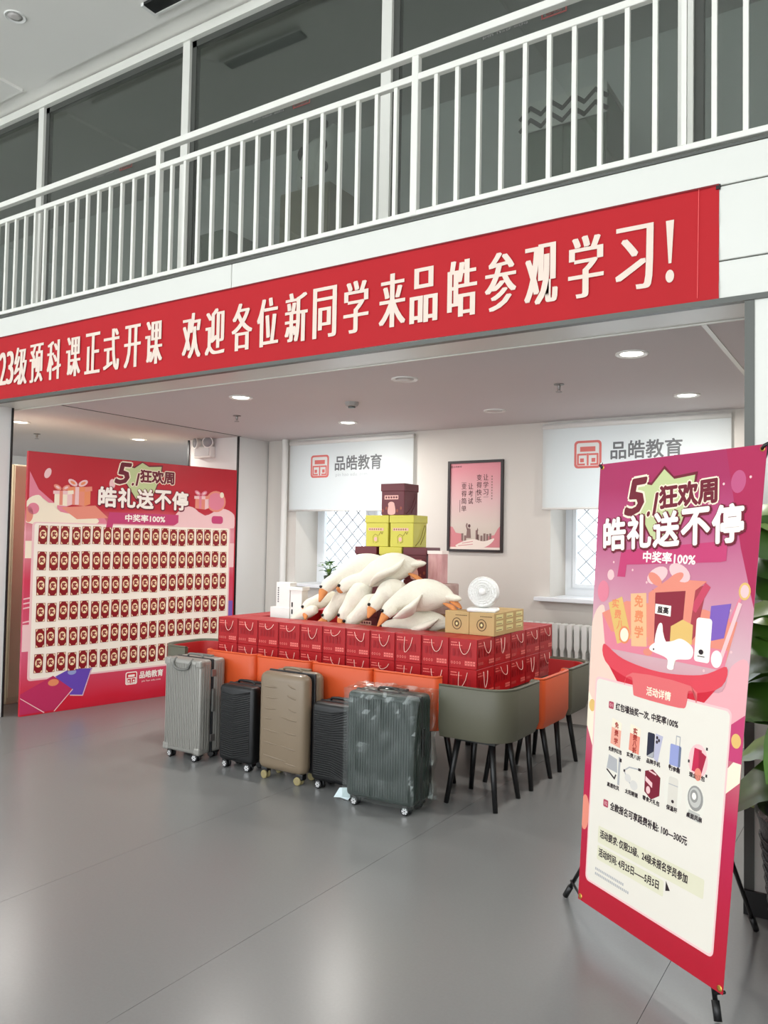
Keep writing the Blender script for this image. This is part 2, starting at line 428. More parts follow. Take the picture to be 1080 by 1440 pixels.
# ---------------------------------------------------------------- big red banner on the fascia
root = thing('welcome_banner', 'long red cloth banner with white characters hung along the balcony face', 'banner', (0, YB, 2.65))
bm = bmesh.new(); X0, X1, NZ = -9.0, -.65, 10; NX = 160; grid = []
for i in range(NX + 1):
    x = X0 + (X1 - X0) * i / NX; col = []
    for j in range(NZ + 1):
        t = j / NZ; z = .006 + .518 * t
        e = max(0, 1 - (X1 - x) / .45)
        y = -.006 - .0025 * math.sin(x * 7 + z * 9) * .6 - .004 * e * math.sin((x * 1.0 + z * 1.3) * 30)
        col.append(bm.verts.new((x, y, z + .004 * math.sin(x * 2.1) * (1 - t))))
    grid.append(col)
for i in range(NX):
    for j in range(NZ): bm.faces.new((grid[i][j], grid[i + 1][j], grid[i + 1][j + 1], grid[i][j + 1]))
cl = ob('cloth', mesh_of(bm, M_red, True), root)
A = Art(.012)
A.rect(X0, .516, X1, .524, mat('dark red hem', (120, 24, 30), .7), .2)
A.line([(X1 - .09, .02), (X1 - .085, .515)], .003, mat('stitch', (226, 90, 92), .7), .3)
A.build('hem', root)
M_cloud = mat('cream white cloth paint', (224, 206, 192), .6, var=.05, vscale=10)
A = Art(.012)
chars = [('2', -6.27), ('0', -6.16), ('2', -6.05), ('3', -5.955)] if 0 else [('2', -6.13), ('3', -6.03)]
chars += list(zip('级预科课正式开课欢迎各位新同学来品皓参观学习', (-5.886, -5.678, -5.451, -5.215, -4.989, -4.775, -4.548, -4.326, -3.956, -3.739, -3.501, -3.286, -3.058, -2.842, -2.615, -2.367, -2.164, -1.928, -1.706, -1.485, -1.255, -1.022)))
for ch, x in chars:
    dig = ch in '0123456789'
    A.text(ch, x, .255, M_cloud, 1, w=.085 if dig else .158, h=.27 if dig else .305, bold=-.006, fat=[-.0095 + .00475 * k for k in range(5)], res=3)
A.poly([(-.878, .40), (-.842, .40), (-.853, .20), (-.866, .20)], M_cloud, 1); A.poly(ell(-.86, .14, .019, .03), M_cloud, 1)
A.build('lettering', root)
bm = bmesh.new(); bx(bm, X1 - .012, X1 + .006, -.012, 0, .50, .522); ob('corner_tie', mesh_of(bm, M_ink), root)

# ---------------------------------------------------------------- ceiling fittings
me_rim = None
def downlight(x, y, z, lab, on=True, power=17):
    t = thing('downlight', lab, 'light', (x, y, z), group='recessed downlights')
    bm = bmesh.new(); lathe(bm, [(.062, -.002), (.085, -.010), (.092, -.006), (.092, 0), (.062, 0)], 28); ob('trim_ring', mesh_of(bm, M_plastic, .6), t)
    bm = bmesh.new(); lathe(bm, [(.063, -.004), (.03, -.009), (.001, -.010)], 24); ob('lens', mesh_of(bm, M_lamp if on else mat('unlit lens', (205, 200, 196), .4), True), t)
    if on:
        L = bpy.data.lights.new('downlight_lamp', 'AREA'); L.shape = 'DISK'; L.size = .11; L.energy = power; L.color = (1, .96, .9)
        o = bpy.data.objects.new('lamp', L); COL.objects.link(o); o.parent = t; o.location = (0, 0, -.016)
cols = [(-1.25, 'nearest the hall right column'), (-2.76, 'second bay from the right column'), (-4.24, 'third bay from the right column'), (-5.67, None), (-7.11, 'beyond the prize board')]
for x, w_ in cols:
    if not w_: continue
    for y, rw, lit in ((4.52, 'just inside the beam', x != -2.76), (5.95, 'close to the windows', x != -2.76)):
        downlight(x, y, ZS, '%s round recessed ceiling downlight %s, %s' % ('lit' if lit else 'unlit', rw, w_), lit)
downlight(-6.565, 3.99, 6.165, 'unlit round downlight in the high hall ceiling panel', False)
bm = bmesh.new(); bx(bm, -5.43, -4.5, 4.46, 4.59, 6.140, 6.165)
t = thing('air_vent', 'black linear air grille in the high hall ceiling', 'vent', (0, 0, 0)); ob('grille', mesh_of(bm, M_black), t)
bm = bmesh.new(); bx(bm, -5.46, -4.47, 4.59, 4.61, 6.135, 6.165); bx(bm, -5.46, -5.43, 4.46, 4.59, 6.135, 6.165); ob('edge', mesh_of(bm, M_white), t)
M_chrome = mat('dull chrome', (140, 136, 134), .35, metal=.7)
for x, y, l_ in ((-4.905, 5.185, 'between the third and far bays'), (-1.918, 5.163, 'near the unlit downlights'), (-7.777, 5.143, 'behind the prize board')):
    t = thing('sprinkler_head', 'small pendent sprinkler head in the low ceiling %s' % l_, 'sprinkler', (x, y, ZS))
    bm = bmesh.new(); lathe(bm, [(.035, 0), (.035, -.006), (.012, -.010), (.010, -.035), (.006, -.04)], 14); ob('body', mesh_of(bm, M_chrome, .6), t)
    bm = bmesh.new(); lathe(bm, [(.022, -.052), (.022, -.055)], 14); cyl(bm, (-.008, 0, -.035), (-.008, 0, -.054), .002, n=5); cyl(bm, (.008, 0, -.035), (.008, 0, -.054), .002, n=5)
    ob('deflector', mesh_of(bm, M_chrome, .6), t)
t = thing('smoke_detector', 'small grey smoke detector on the low ceiling before the windows', 'detector', (-3.60, 5.10, ZS))
bm = bmesh.new(); lathe(bm, [(.055, 0), (.055, -.015), (.045, -.03), (.01, -.036)], 22); ob('base', mesh_of(bm, M_beam, .6), t)
bm = bmesh.new(); lathe(bm, [(.03, -.034), (.028, -.045), (.002, -.047)], 16); ob('sensor', mesh_of(bm, M_dgrey, .6), t)
t = thing('emergency_light', 'white twin-head emergency light on the white pillar', 'light', (-6.375, 6.28, 2.43))
ob('housing', boxmesh(M_plastic, -.13, .13, -.075, 0, 0, .125, bev=.01), t)
ob('front_plate', boxmesh(mat('pale grey plate', (200, 200, 200), .5), -.11, .11, -.08, -.075, .02, .105), t)
for s in (-1, 1):
    bm = bmesh.new(); lathe(bm, [(.02, 0), (.05, -.012), (.062, -.05), (.064, -.065)], 20, (0, 0, 0), axis='y')
    h = ob('lamp_head', mesh_of(bm, M_plastic, .6), t, (s * .075, -.03, .165), (0, 0, .35 * s))
    bm = bmesh.new(); lathe(bm, [(.054, -.064), (.05, -.071), (.001, -.074)], 18, axis='y'); ob('lens', mesh_of(bm, mat('grey lens', (150, 152, 155), .2), True), h)

# ---------------------------------------------------------------- framed poster
t = thing('framed_poster', 'pink poster with black characters in a thin black frame on the window wall', 'poster', (-3.31, YW, 1.465))
bm = bmesh.new(); PW, PH = .575, .862
for a, b, c, d in ((-PW / 2, -PW / 2 + .024, 0, PH), (PW / 2 - .024, PW / 2, 0, PH), (-PW / 2 + .024, PW / 2 - .024, 0, .024), (-PW / 2 + .024, PW / 2 - .024, PH - .024, PH)): bx(bm, a, b, -.025, 0, c, d)
ob('frame', mesh_of(bm, mat('black frame wood', (34, 20, 20), .4)), t)
ob('sheet', boxmesh(mat('pink poster paper', ramp=[(0, (196, 186, 170)), (.35, (206, 192, 182)), (.62, (214, 176, 176)), (1, (220, 140, 150))], var=.12, vscale=4, rough=.5), -PW / 2 + .02, PW / 2 - .02, -.010, -.002, .02, PH - .02), t)
A = Art(.0105); M_prose = mat('dusty rose print', (206, 130, 136), .6); M_ppale = mat('pale cream print', (236, 222, 212), .6); M_pdk = mat('plum print', (92, 58, 62), .6); M_pbr = mat('grey brown print', (132, 104, 100), .6)
A.poly([(-.265, .03), (-.265, .24), (-.235, .235), (-.20, .18), (-.13, .17), (-.11, .03)], M_prose, 1)
A.poly([(.265, .03), (.265, .25), (.235, .22), (.20, .16), (.14, .15), (.10, .03)], M_prose, 1)
A.poly(spline([(-.20, .05), (-.10, .105), (0, .12), (.09, .10), (.20, .13), (.15, .07), (.05, .04)], 4), M_ppale, 1.5)
for k in range(5): A.line([(-.19 + .02 * k, .045 + .012 * k), (-.02, .06 + .013 * k)], .006, M_prose if k % 2 else M_ppale, 2)
A.rect(-.265, .024, .265, .045, M_ppale, 2.5)
for x, h in ((-.13, .06), (-.10, .04), (.02, .09), (.035, .05), (.07, .04), (.10, .06), (.13, .055), (.16, .06)): A.rect(x - .011, .105, x + .011, .115 + h, M_pbr, 1.2)
A.poly([(.02, .20), (.028, .23), (.036, .20)], M_pbr, 1.2)
A.poly([(-.09, .13), (-.04, .13), (-.045, .215), (-.06, .225), (-.08, .215)], M_pbr, 2); A.poly(ell(-.058, .245, .013, .016), M_pdk, 2); A.line([(-.075, .21), (-.088, .245), (-.082, .265)], .014, M_pbr, 2)
def vtext(s, x, z, size, m, gap=1.12):
    for i, ch in enumerate(s): A.text(ch, x, z - i * size * gap * 1.25, m, 1, w=size, h=size * 1.15, fat=(-.0012, 0, .0012))
vtext('让学习', .108, .70, .05, M_pdk); vtext('变得快乐', .040, .70, .05, M_pdk); vtext('让考试', -.048, .62, .05, M_pdk); vtext('变得简单', -.118, .62, .05, M_pdk)
for k in range(9): A.rect(.165, .70 - k * .026, .176, .713 - k * .026, M_pbr, 1)
A.line([(-.16, .49), (-.16, .375)], .005, M_pdk, 1); A.line([(.006, .575), (.006, .47)], .004, M_pdk, 1); A.line([(-.145, .655), (-.095, .655)], .003, M_pdk, 1); A.line([(.085, .515), (.135, .515)], .003, M_pdk, 1)
A.text('品皓教育', -.19, .808, M_pdk, 1, w=.09, h=.018); logo(A, -.25, .808, .022, M_pdk, M_prose, 1)
A.build('printed_artwork', t)

# ---------------------------------------------------------------- radiator
t = thing('radiator', 'white cast sectional radiator with dark gaps under the window sill', 'radiator', (-2.80, 6.60, 0))
prof = [(-.022, .30), (.022, .30), (.022, .55), (.013, .58), (.013, .64), (.022, .67), (.022, .86), (.016, .87), (-.016, .87), (-.022, .86), (-.022, .67), (-.013, .64), (-.013, .58), (-.022, .55)]
bm = bmesh.new(); prism(bm, prof, -.05, .05); me_sec = mesh_of(bm, M_white)
for k in range(20):
    s = ob('section', me_sec, t, (.03 + k * .064, 0, 0))
for x in (.09, 1.18): ob('foot', boxmesh(M_white, x - .025, x + .025, -.04, .04, 0, .31), t)

# ---------------------------------------------------------------- cream cabinet behind board
t = thing('tall_cabinet', 'tall cream laminate cabinet behind the prize board', 'cabinet', (-7.1, 4.95, 0))
ob('body', boxmesh(M_cream, .16, .28, -.66, 1.2, 0, 2.2, bev=.004), t)
for y0, y1 in ((-.655, .26), (.27, 1.195)):
    d = ob('door', boxmesh(M_cream, .28, .298, y0, y1, .06, 2.19, bev=.003), t)
    ob('handle', boxmesh(M_chrome, .298, .315, (y1 if y0 < 0 else y0 + .05) - .05, (y1 if y0 < 0 else y0 + .05) - .035, 1.0, 1.2), d)

# ---------------------------------------------------------------- prize board
BW, BH = 2.169, 2.275; brz = math.atan2(6.2 - 4.07, -5.86 + 6.27)
board = thing('prize_board', 'large red and pink printed prize board with rows of red envelopes', 'board', (-6.27, 4.07, 0), brz)
ob('panel', boxmesh(mat('crimson print with painted light', ramp=[(0, (196, 26, 48)), (.10, (206, 30, 54)), (.3, (214, 92, 122)), (.55, (206, 56, 84)), (.75, (226, 150, 160)), (.86, (190, 34, 52)), (1, (186, 24, 42))], var=.12, vscale=1.3, rough=.4), 0, BW, 0, .03, 0, BH, bev=.002, seg=1), board)  # printed gradient, with some of the light on the board painted in
ob('edge_strip', boxmesh(mat('crimson edge', (196, 26, 48), .5), BW, BW + .012, 0, .032, 0, BH), board)
bm = bmesh.new(); bx(bm, .35, .39, .03, .07, 0, 2.0); bx(bm, 1.75, 1.79, .03, .07, 0, 2.0); bx(bm, .35, .39, .07, .4, 0, .03); bx(bm, 1.75, 1.79, .07, .4, 0, .03)
ob('rear_strut', mesh_of(bm, M_white), board)
A = Art(.0, warp=lambda x, z: (max(.001, min(BW - .001, x)), max(.001, min(BH - .001, z))))
C = lambda n, c, r=.5: mat('print ' + n, c, r)
wht, crm, mar, pnk, lpk, mag, red, drk, org, grn, vio = (C('white', (250, 240, 230)), C('cream', (246, 230, 206)), C('maroon', (112, 26, 44)), C('pink', (226, 130, 150)), C('pale pink', (240, 196, 196)),
    C('magenta', (196, 62, 112)), C('red', (206, 30, 52)), C('dark', (44, 30, 34)), C('orange', (232, 140, 96)), C('green', (196, 206, 150)), C('violet', (126, 92, 180)))
sal, gold, grey, lav = C('salmon', (230, 140, 120)), C('gold', (226, 186, 110)), C('grey', (176, 176, 178)), C('lavender', (150, 158, 206))
def gift(A, x, z, s, l, body, rib, bow):
    A.poly([(x - s * .5, z), (x + s * .22, z - s * .05), (x + s * .22, z + s * .72), (x - s * .5, z + s * .70)], body, l)
    A.poly([(x + s * .22, z - s * .05), (x + s * .5, z + s * .05), (x + s * .5, z + s * .75), (x + s * .22, z + s * .72)], rib, l)
    A.poly([(x - s * .58, z + s * .60), (x + s * .24, z + s * .60), (x + s * .24, z + s * .82), (x - s * .58, z + s * .78)], rib, l + 1)
    A.poly([(x + s * .24, z + s * .60), (x + s * .58, z + s * .66), (x + s * .56, z + s * .86), (x + s * .24, z + s * .82)], body, l + 1)
    A.poly([(x - s * .22, z), (x - s * .04, z), (x - s * .04, z + s * .8), (x - s * .22, z + s * .8)], bow, l + 2)
    for k in (-1, 1): A.poly(ell(x - s * .1 + k * s * .24, z + s * .98, s * .24, s * .13, 14, k * .5), bow, l + 2); A.poly(ell(x - s * .1 + k * s * .24, z + s * .98, s * .13, s * .06, 12, k * .5), rib, l + 3)
def headline(A, cx, z5, zt, ztb, w, l=4, rot=0):
    "5.1 headline, outlined title line and ribbon text; heights given for each line"
    s = w
    A.poly([(cx - .26 * s, z5 - .03 * s), (cx - .24 * s, z5 + .105 * s), (cx - .13 * s, z5 + .085 * s), (cx - .04 * s, min(ztb, z5 + .175 * s)), (cx + .03 * s, z5 + .11 * s), (cx + .19 * s, z5 + .125 * s), (cx + .18 * s, z5 + .02 * s), (cx + .05 * s, z5 - .30 * s), (cx - .1 * s, z5 - .25 * s)], mar, l - 1.4)
    A.poly([(cx - .245 * s, z5 - .03 * s), (cx - .225 * s, z5 + .09 * s), (cx - .125 * s, z5 + .07 * s), (cx - .04 * s, min(ztb - .012, z5 + .155 * s)), (cx + .035 * s, z5 + .095 * s), (cx + .175 * s, z5 + .108 * s), (cx + .165 * s, z5 + .02 * s), (cx + .05 * s, z5 - .28 * s), (cx - .1 * s, z5 - .23 * s)], grn, l - 1)
    for m_, b_, ll in ((crm, .014 * s, l), (mar, .0055 * s, l + 1)):
        A.text('5', cx - .24 * s, z5 + .01 * s, m_, ll, w=.13 * s, h=.20 * s, ol=b_ * 1.5, shear=.25, rot=rot)
        A.text('.1', cx - .11 * s, z5 - .04 * s, m_, ll, w=.055 * s, h=.12 * s, ol=b_, shear=.2, rot=rot)
        A.text('狂欢周', cx + .13 * s, z5 + .13 * s * rot, m_, ll, w=.38 * s, h=.125 * s, ol=b_, rot=rot)
    for i, ch in enumerate('皓礼送不停'):
        x = cx - .40 * s + i * .20 * s
        zt_ = zt + (x - cx) * rot; A.text(ch, x + .004 * s, zt_ - .004 * s, mar, l + 2, w=.178 * s, h=.185 * s, ol=.017 * s, rot=rot); A.text(ch, x, zt_, wht, l + 3, w=.178 * s, h=.185 * s, ol=.007 * s, rot=rot)
# background shapes
A.poly([(0.02, 2.10), (.10, 1.95), (.25, 1.83), (.7, 1.74), (.75, 1.66), (.02, 1.66)], pnk, 1)
A.poly(spline([(.0, 1.84), (.10, 1.90), (.17, 1.84), (.26, 1.83), (.30, 1.76), (.62, 1.72), (.62, 1.66), (.3, 1.655), (.0, 1.66)], 4), crm, 1.5)
A.poly([(.3, 1.80), (.62, 1.83), (.75, 1.72), (.45, 1.70)], sal, 1.6)
A.poly(spline([(1.45, 1.66), (1.52, 1.84), (1.65, 1.86), (1.8, 1.78), (2.0, 1.86), (2.16, 1.80), (2.16, 1.66)], 4), lpk, 1.5)
gift(A, .47, 1.83, .20, 2, sal, org, lpk); gift(A, .32, 1.82, .16, 2.2, crm, lpk, sal); gift(A, 1.76, 1.85, .16, 2, sal, lpk, pnk)
A.poly(ell(1.93, 1.93, .12, .11), sal, 1.8); A.poly(ell(1.93, 1.93, .10, .09), pnk, 2.0)
A.poly(rrect(1.88, 1.70, 2.02, 1.78, .03), mag, 2.4); A.poly(ell(2.0, 2.0, .025, .03), crm, 2.6)
A.poly(ell(.175, 2.095, .028, .048, 16, -.4), lpk, 2); A.poly(ell(.78, 2.04, .03, .045), lpk, 2); A.poly(ell(.02, 1.73, .04, .07), sal, 2); A.poly(ell(.06, 1.78, .05, .05), pnk, 2)
for z in (1.0, .96, .92, .80, .76): A.line([(.0, z), (.12, z + .02)], .012, lpk, 1)
A.rect(0, .55, .08, .78, lpk, .8); A.rect(2.09, .5, BW, .9, vio, .8); A.rect(2.09, 1.25, BW, 1.5, lpk, .8); A.rect(0, 1.35, .06, 1.5, crm, .8)
# white panel
A.poly(rrect(.055, .295, 2.115, 1.665, .03), lpk, 2); A.poly(rrect(.075, .31, 2.10, 1.655, .025), C('panel ivory', (248, 236, 222)), 2.6)
A.poly([(.73, 1.64), (.76, 1.775), (1.49, 1.775), (1.49, 1.70), (1.45, 1.672), (.80, 1.672), (.79, 1.62), (.74, 1.62)], mag, 4)
A.text('中奖率100%', 1.13, 1.728, wht, 5, w=.42, h=.068, ol=.0025)
headline(A, 1.12, 2.135, 1.915, 2.272, .96)
# printed envelopes at the foot
A.poly([(.0, .19), (.28, .32), (.46, .18), (.30, .02), (.0, .015)], C('cerise', (190, 44, 92)), 2.8); A.poly([(.3, .31), (.42, .36), (.64, .35), (.56, .11), (.44, .13)], C('purple', (104, 70, 176)), 2.7)
A.line([(.0, .155), (.21, .01)], .008, lpk, 3.3); A.line([(.46, .18), (.30, .01)], .008, lpk, 3.3); A.line([(.63, .34), (.555, .115), (.44, .13)], .008, lpk, 3.3)
A.poly(ell(.285, .26, .048, .03), org, 3.4); A.poly(ell(.45, .335, .04, .025), lav, 3.4)
logo(A, 1.03, .215, .12, wht, red, 2.8); A.text('品皓教育', 1.24, .235, wht, 2.8, w=.25, h=.065, ol=.002); A.text('pin hao edu.com', 1.24, .172, wht, 2.8, w=.2, h=.022)
A.build('printed_artwork', board)
bdir = Vector((math.cos(brz), math.sin(brz), 0)); bnor = Vector((math.sin(brz), -math.cos(brz), 0))
M_env = mat('dark red envelope paper', (138, 16, 26), .45, var=.05); M_envg = mat('gold foil print', (222, 176, 112), .35, metal=.2); M_envi = mat('pale gold print', (250, 226, 186), .45)
me_env = boxmesh(M_env, -.038, .038, -.003, .0, -.081, .081)
A = Art(.0034, step=.0003)
for sx in (-1, 1):
    for sz in (-1, 1): A.poly([(sx * .034, sz * .077), (sx * .018, sz * .077), (sx * .034, sz * .055)], M_envi, 0)
A.poly(ell(0, 0, .029, .066, 18), M_env, .6); A.poly(ell(0, .005, .030, .040, 18), M_envg, 1); A.poly(ell(0, .005, .028, .037, 18), M_envi, 1.4)
A.text('奖', 0, .005, M_env, 2, w=.038, h=.048, ol=.0022, res=1)
me_emb = A.mesh()
ROWS = ['top row', 'second row down', 'third row down', 'fourth row down', 'fifth row down', 'bottom row']
for r_ in range(6):
    for c_ in range(20):
        s = .149 + c_ * (1.885 / 19) + RND.uniform(-.004, .004); z = 1.553 - r_ * .2238 + RND.uniform(-.006, .006)
        p = Vector((-6.27, 4.07, z)) + bdir * s + bnor * .0024
        e = ob('red_envelope', me_env, None, p, (0, RND.uniform(-.03, .03), brz), 'red prize envelope in the %s of the board, %s from its hall-column edge' % (ROWS[r_], ORD[c_]), 'envelope', 'prize envelopes on the board')
        ob('gold_emblem', me_emb, e)

# ---------------------------------------------------------------- X-banner stand
HD, TL = -.587, .077
xb = thing('banner_stand', 'pink printed X-banner stand listing prizes beside the right column', 'banner', (-.746, 3.077, 0), HD)
inv = Matrix.Translation((-.746, 3.077, 0)) @ Matrix.Rotation(HD, 4, 'Z'); inv.invert()
L = lambda p: inv @ Vector(p)
warp = lambda x, z: (max(-.4, min(.4, x)) * (1 + .065 * z / .9), z)
bm = bmesh.new(); g = []
for i in range(13):
    g.append([])
    for j in range(25):
        x, z = -.4 + .8 * i / 12, -.9 + 1.8 * j / 24; wx, wz = warp(x, z); g[-1].append(bm.verts.new((wx, 0, wz)))
for i in range(12):
    for j in range(24): bm.faces.new((g[i][j], g[i + 1][j], g[i + 1][j + 1], g[i][j + 1]))
r = bmesh.ops.extrude_face_region(bm, geom=list(bm.faces)); bmesh.ops.translate(bm, verts=[v for v in r['geom'] if isinstance(v, bmesh.types.BMVert)], vec=(0, .0012, 0))
M_xb = mat('pink banner print', ramp=[(0, (172, 18, 40)), (.10, (178, 22, 46)), (.36, (186, 34, 78)), (.52, (200, 128, 138)), (.64, (214, 178, 184)), (.76, (204, 138, 160)), (.90, (184, 78, 124)), (1, (166, 44, 92))], var=.10, vscale=2.2, rough=.42)
sheet = ob('printed_sheet', mesh_of(bm, M_xb), xb, (0, 0, 1.0), (-TL, 0, 0))
A = Art(.0002, warp=warp, step=.0004)
# starry top, corner reds
A.poly([(.4, .9), (.24, .9), (.33, .55), (.4, .35)], C('rose', (172, 36, 82)), .5)
for k in range(26): A.poly(ell(RND.uniform(-.38, .38), RND.uniform(.1, .85), .005, .005, 8), lpk, .8)
A.poly(ell(.30, .78, .03, .04), C('bokeh', (190, 86, 128)), .7)
A.poly(spline([(-.4, .22), (-.33, .30), (-.30, .12), (-.18, .02), (-.13, -.05), (-.4, -.1)], 5), C('peach cloud', (240, 206, 190)), 1)
A.poly(spline([(.4, .16), (.33, .15), (.30, .06), (.20, .04), (.12, -.02), (.4, -.12)], 5), C('pink cloud', (236, 170, 176)), 1)
# tray with goods
A.poly([(-.34, .27), (-.28, .13), (.30, .14), (.34, .30), (.2, .33), (-.2, .33)], sal, 1.2); A.poly([(-.34, .27), (-.31, .13), (.30, .13), (.31, .20), (-.28, .20)], pnk, 1.4)
A.poly(spline([(-.32, .145), (-.2, .10), (0, .08), (.2, .10), (.31, .145), (.27, .06), (0, .01), (-.28, .06)], 5), C('coral', (222, 70, 84)), 1.6); A.poly([(-.28, .06), (.27, .06), (.2, -.02), (-.2, -.02)], red, 1.5)
for (x0, z0, x1, z1, wd) in ((-.265, .33, -.20, .17, .085), (-.135, .365, -.115, .16, .085)):
    d = Vector((x1 - x0, z1 - z0)).normalized(); k = Vector((-d.y, d.x)) * wd / 2; a, b = Vector((x0, z0)), Vector((x1, z1))
    A.poly([tuple(a + k), tuple(a - k), tuple(b - k), tuple(b + k)], gold if wd and x0 < -.2 else C('peach', (236, 186, 140)), 2)
for i, ch in enumerate('免费学'): A.text(ch, -.13 + .005 * i, .335 - .06 * i, org, 2.5, w=.045, h=.045, ol=.0016)
for i, ch in enumerate('实费八折'): A.text(ch, -.262 + .017 * i, .315 - .042 * i, org, 2.5, w=.038, h=.036, ol=.001)
A.poly(ell(-.20, .195, .032, .035), org, 3); A.poly(ell(-.20, .195, .024, .027), crm, 3.3)
A.poly([(-.06, .19), (.12, .18), (.145, .40), (-.06, .385)], C('gift maroon', (140, 36, 54)), 2.2); A.poly([(.12, .18), (.17, .24), (.20, .42), (.145, .40)], C('gift rose', (168, 60, 72)), 2.2)
A.poly([(-.07, .17), (-.035, .17), (-.045, .38), (-.08, .37)], sal, 2.6); A.poly([(.10, .24), (.135, .24), (.15, .40), (.105, .40)], sal, 2.6); A.poly([(-.08, .37), (.15, .395), (.20, .43), (.02, .43)], sal, 2.7)
A.poly(ell(-.04, .44, .055, .03, 16, .4), lpk, 2.9); A.poly(ell(.07, .455, .055, .03, 16, -.4), lpk, 2.9); A.poly(ell(-.05, .425, .04, .02, 16, -.5), sal, 3.1); A.poly(ell(.05, .43, .045, .018, 16, .5), sal, 3.1)
A.poly([(-.04, .295), (.04, .29), (.04, .33), (-.04, .332)], wht, 2.8); A.text('虽高', 0, .311, drk, 3, w=.055, h=.024, ol=.0012)
A.poly(spline([(-.03, .18), (-.02, .25), (.0, .26), (.01, .22), (.03, .18)], 4), wht, 2.8)
A.poly([(.045, .20), (.15, .20), (.15, .27), (.10, .285), (.045, .255)], gold, 3)
A.poly(spline([(-.055, .155), (-.03, .185), (.05, .20), (.10, .215), (.155, .19), (.15, .15), (.08, .135), (.07, .10), (.04, .10), (.035, .135)], 5), wht, 3.6); A.poly(ell(-.065, .145, .025, .014, 12, .1), sal, 3.5); A.poly(ell(-.035, .16, .004, .004, 8), drk, 4)
A.poly(rrect(.165, .145, .235, .30, .012), wht, 3.4); A.poly(ell(.195, .18, .011, .009), drk, 3.8); A.rect(.18, .163, .212, .166, drk, 3.8)
A.poly([(.22, .22), (.29, .24), (.31, .36), (.225, .345)], vio, 3); A.line([(.28, .16), (.345, .36)], .016, lpk, 3.6); A.poly(ell(.265, .165, .024, .03), wht, 3.8); A.line([(.31, .30), (.355, .40)], .012, pnk, 3.2); A.poly(ell(.36, .405, .024, .03, 16), gold, 3.4); A.poly(ell(.36, .405, .017, .022, 16), lpk, 3.6)
A.line([(.15, .33), (.20, .41)], .03, C('rose bar', (200, 70, 96)), 2.4); A.poly(ell(-.34, .36, .035, .045, 14), pnk, 1.6); A.poly(ell(-.30, .43, .02, .022), lpk, 1.6)
headline(A, -.01, .742, .617, .87, .70, rot=.065)
A.poly([(-.26, .425), (-.245, .53), (-.22, .535), (.275, .575), (.275, .505), (.25, .50), (-.21, .475), (-.215, .425)], mag, 2.9); A.text('中奖率100%', .01, .508, wht, 4, w=.26, h=.042, ol=.0016, rot=-.02)
# white information panel
A.poly([(-.4, -.2), (-.345, -.30), (-.345, -.12), (-.4, -.06)], crm, 1.2); A.poly([(.4, -.22), (.335, -.28), (.335, -.20), (.4, -.12)], crm, 1.2); A.poly([(.335, -.05), (.4, .0), (.4, -.16), (.335, -.16)], mag, 1.3)
A.poly(ell(-.372, -.115, .02, .025), gold, 1.6); A.poly(ell(.372, -.09, .02, .024), gold, 1.6); A.poly(ell(-.385, -.55, .03, .07), sal, 1.2)
A.poly(rrect(-.358, -.808, .347, .008, .022), lpk, 2); A.poly(rrect(-.350, -.80, .340, .0, .02), C('paper ivory', (230, 224, 212)), 2.6)
A.poly(spline([(-.175, .03), (-.14, .035), (-.13, -.02), (-.10, -.032), (.11, -.032), (.145, -.015), (.15, .035), (.185, .03), (.19, .0), (.16, .055), (-.14, .055), (-.18, .0)], 3), C('tab coral', (226, 108, 110)), 4.4)
A.text('活动详情', .005, .0, crm, 5, w=.125, h=.032, ol=.001)
for z, tx, x0, x1 in ((-.092, '红包墙抽奖一次, 中奖率100%', -.225, .112), (-.478, '全款报名可享路费补贴: 100—300元', -.225, .193)):
    A.poly(rrect(-.268, z - .014, -.238, z + .014, .005), C('number rose', (176, 70, 92)), 3.2); A.text('01' if z > -.3 else '02', -.253, z, lpk, 3.6, w=.018, h=.013)
    A.text(tx, (x0 + x1) / 2, z, drk, 3.2, w=x1 - x0, h=.030, ol=.0011)
A.poly(rrect(-.29, -.64, .285, -.575, .006), C('olive tint', (222, 218, 192)), 3); A.poly(rrect(-.29, -.705, .095, -.65, .006), C('olive tint', (222, 218, 192)), 3)
A.text('活动要求: 仅限23级、24级未报名学员参加', -.035, -.602, drk, 3.4, w=.485, h=.031, ol=.0010)
A.text('活动时间: 4月25日——5月5日', -.105, -.674, drk, 3.4, w=.35, h=.031, ol=.0010)
A.poly([(.105, -.680), (.105, -.645), (.128, -.672)], drk, 3.4)
for k in range(2):
    for i in range(17 + 3 * k): A.rect(-.296 + i * .0105, -.748 - k * .019, -.289 + i * .0105, -.738 - k * .019, grey, 3.2)
caps = ['免费学红包', '实费八折', '品牌手机', '行李箱', '现金红包', '高速吹风', '太阳眼镜', '零食大礼包', '保温杯', '桌面风扇']
for k, cp in enumerate(caps):
    x = -.215 + (k % 5) * .108; z = -.262 + (k % 5) * .0035 - (k // 5) * .139
    A.text(cp, x, z, drk, 3.4, w=.018 * len(cp) if k > 1 else .078, h=.017, ol=.0008)
zc = -.195; x5 = lambda k: -.215 + k * .108
for k, tx in ((0, '免费学'), (1, '实费八折')):
    A.poly([(x5(k) - .03, zc - .045), (x5(k) + .028, zc - .052), (x5(k) + .03, zc + .045), (x5(k) - .026, zc + .055)], sal if k else C('pouch', (234, 166, 146)), 3.2)
    A.poly([(x5(k) - .027, zc + .02), (x5(k) + .029, zc + .015), (x5(k) + .03, zc + .045), (x5(k) - .026, zc + .055)], crm, 3.4)
    for i, ch in enumerate(tx): A.text(ch, x5(k) + .002, zc + .032 - i * (.031 if k == 0 else .024), C('rust', (160, 50, 40)), 3.8, w=.021, h=.022, ol=.001)
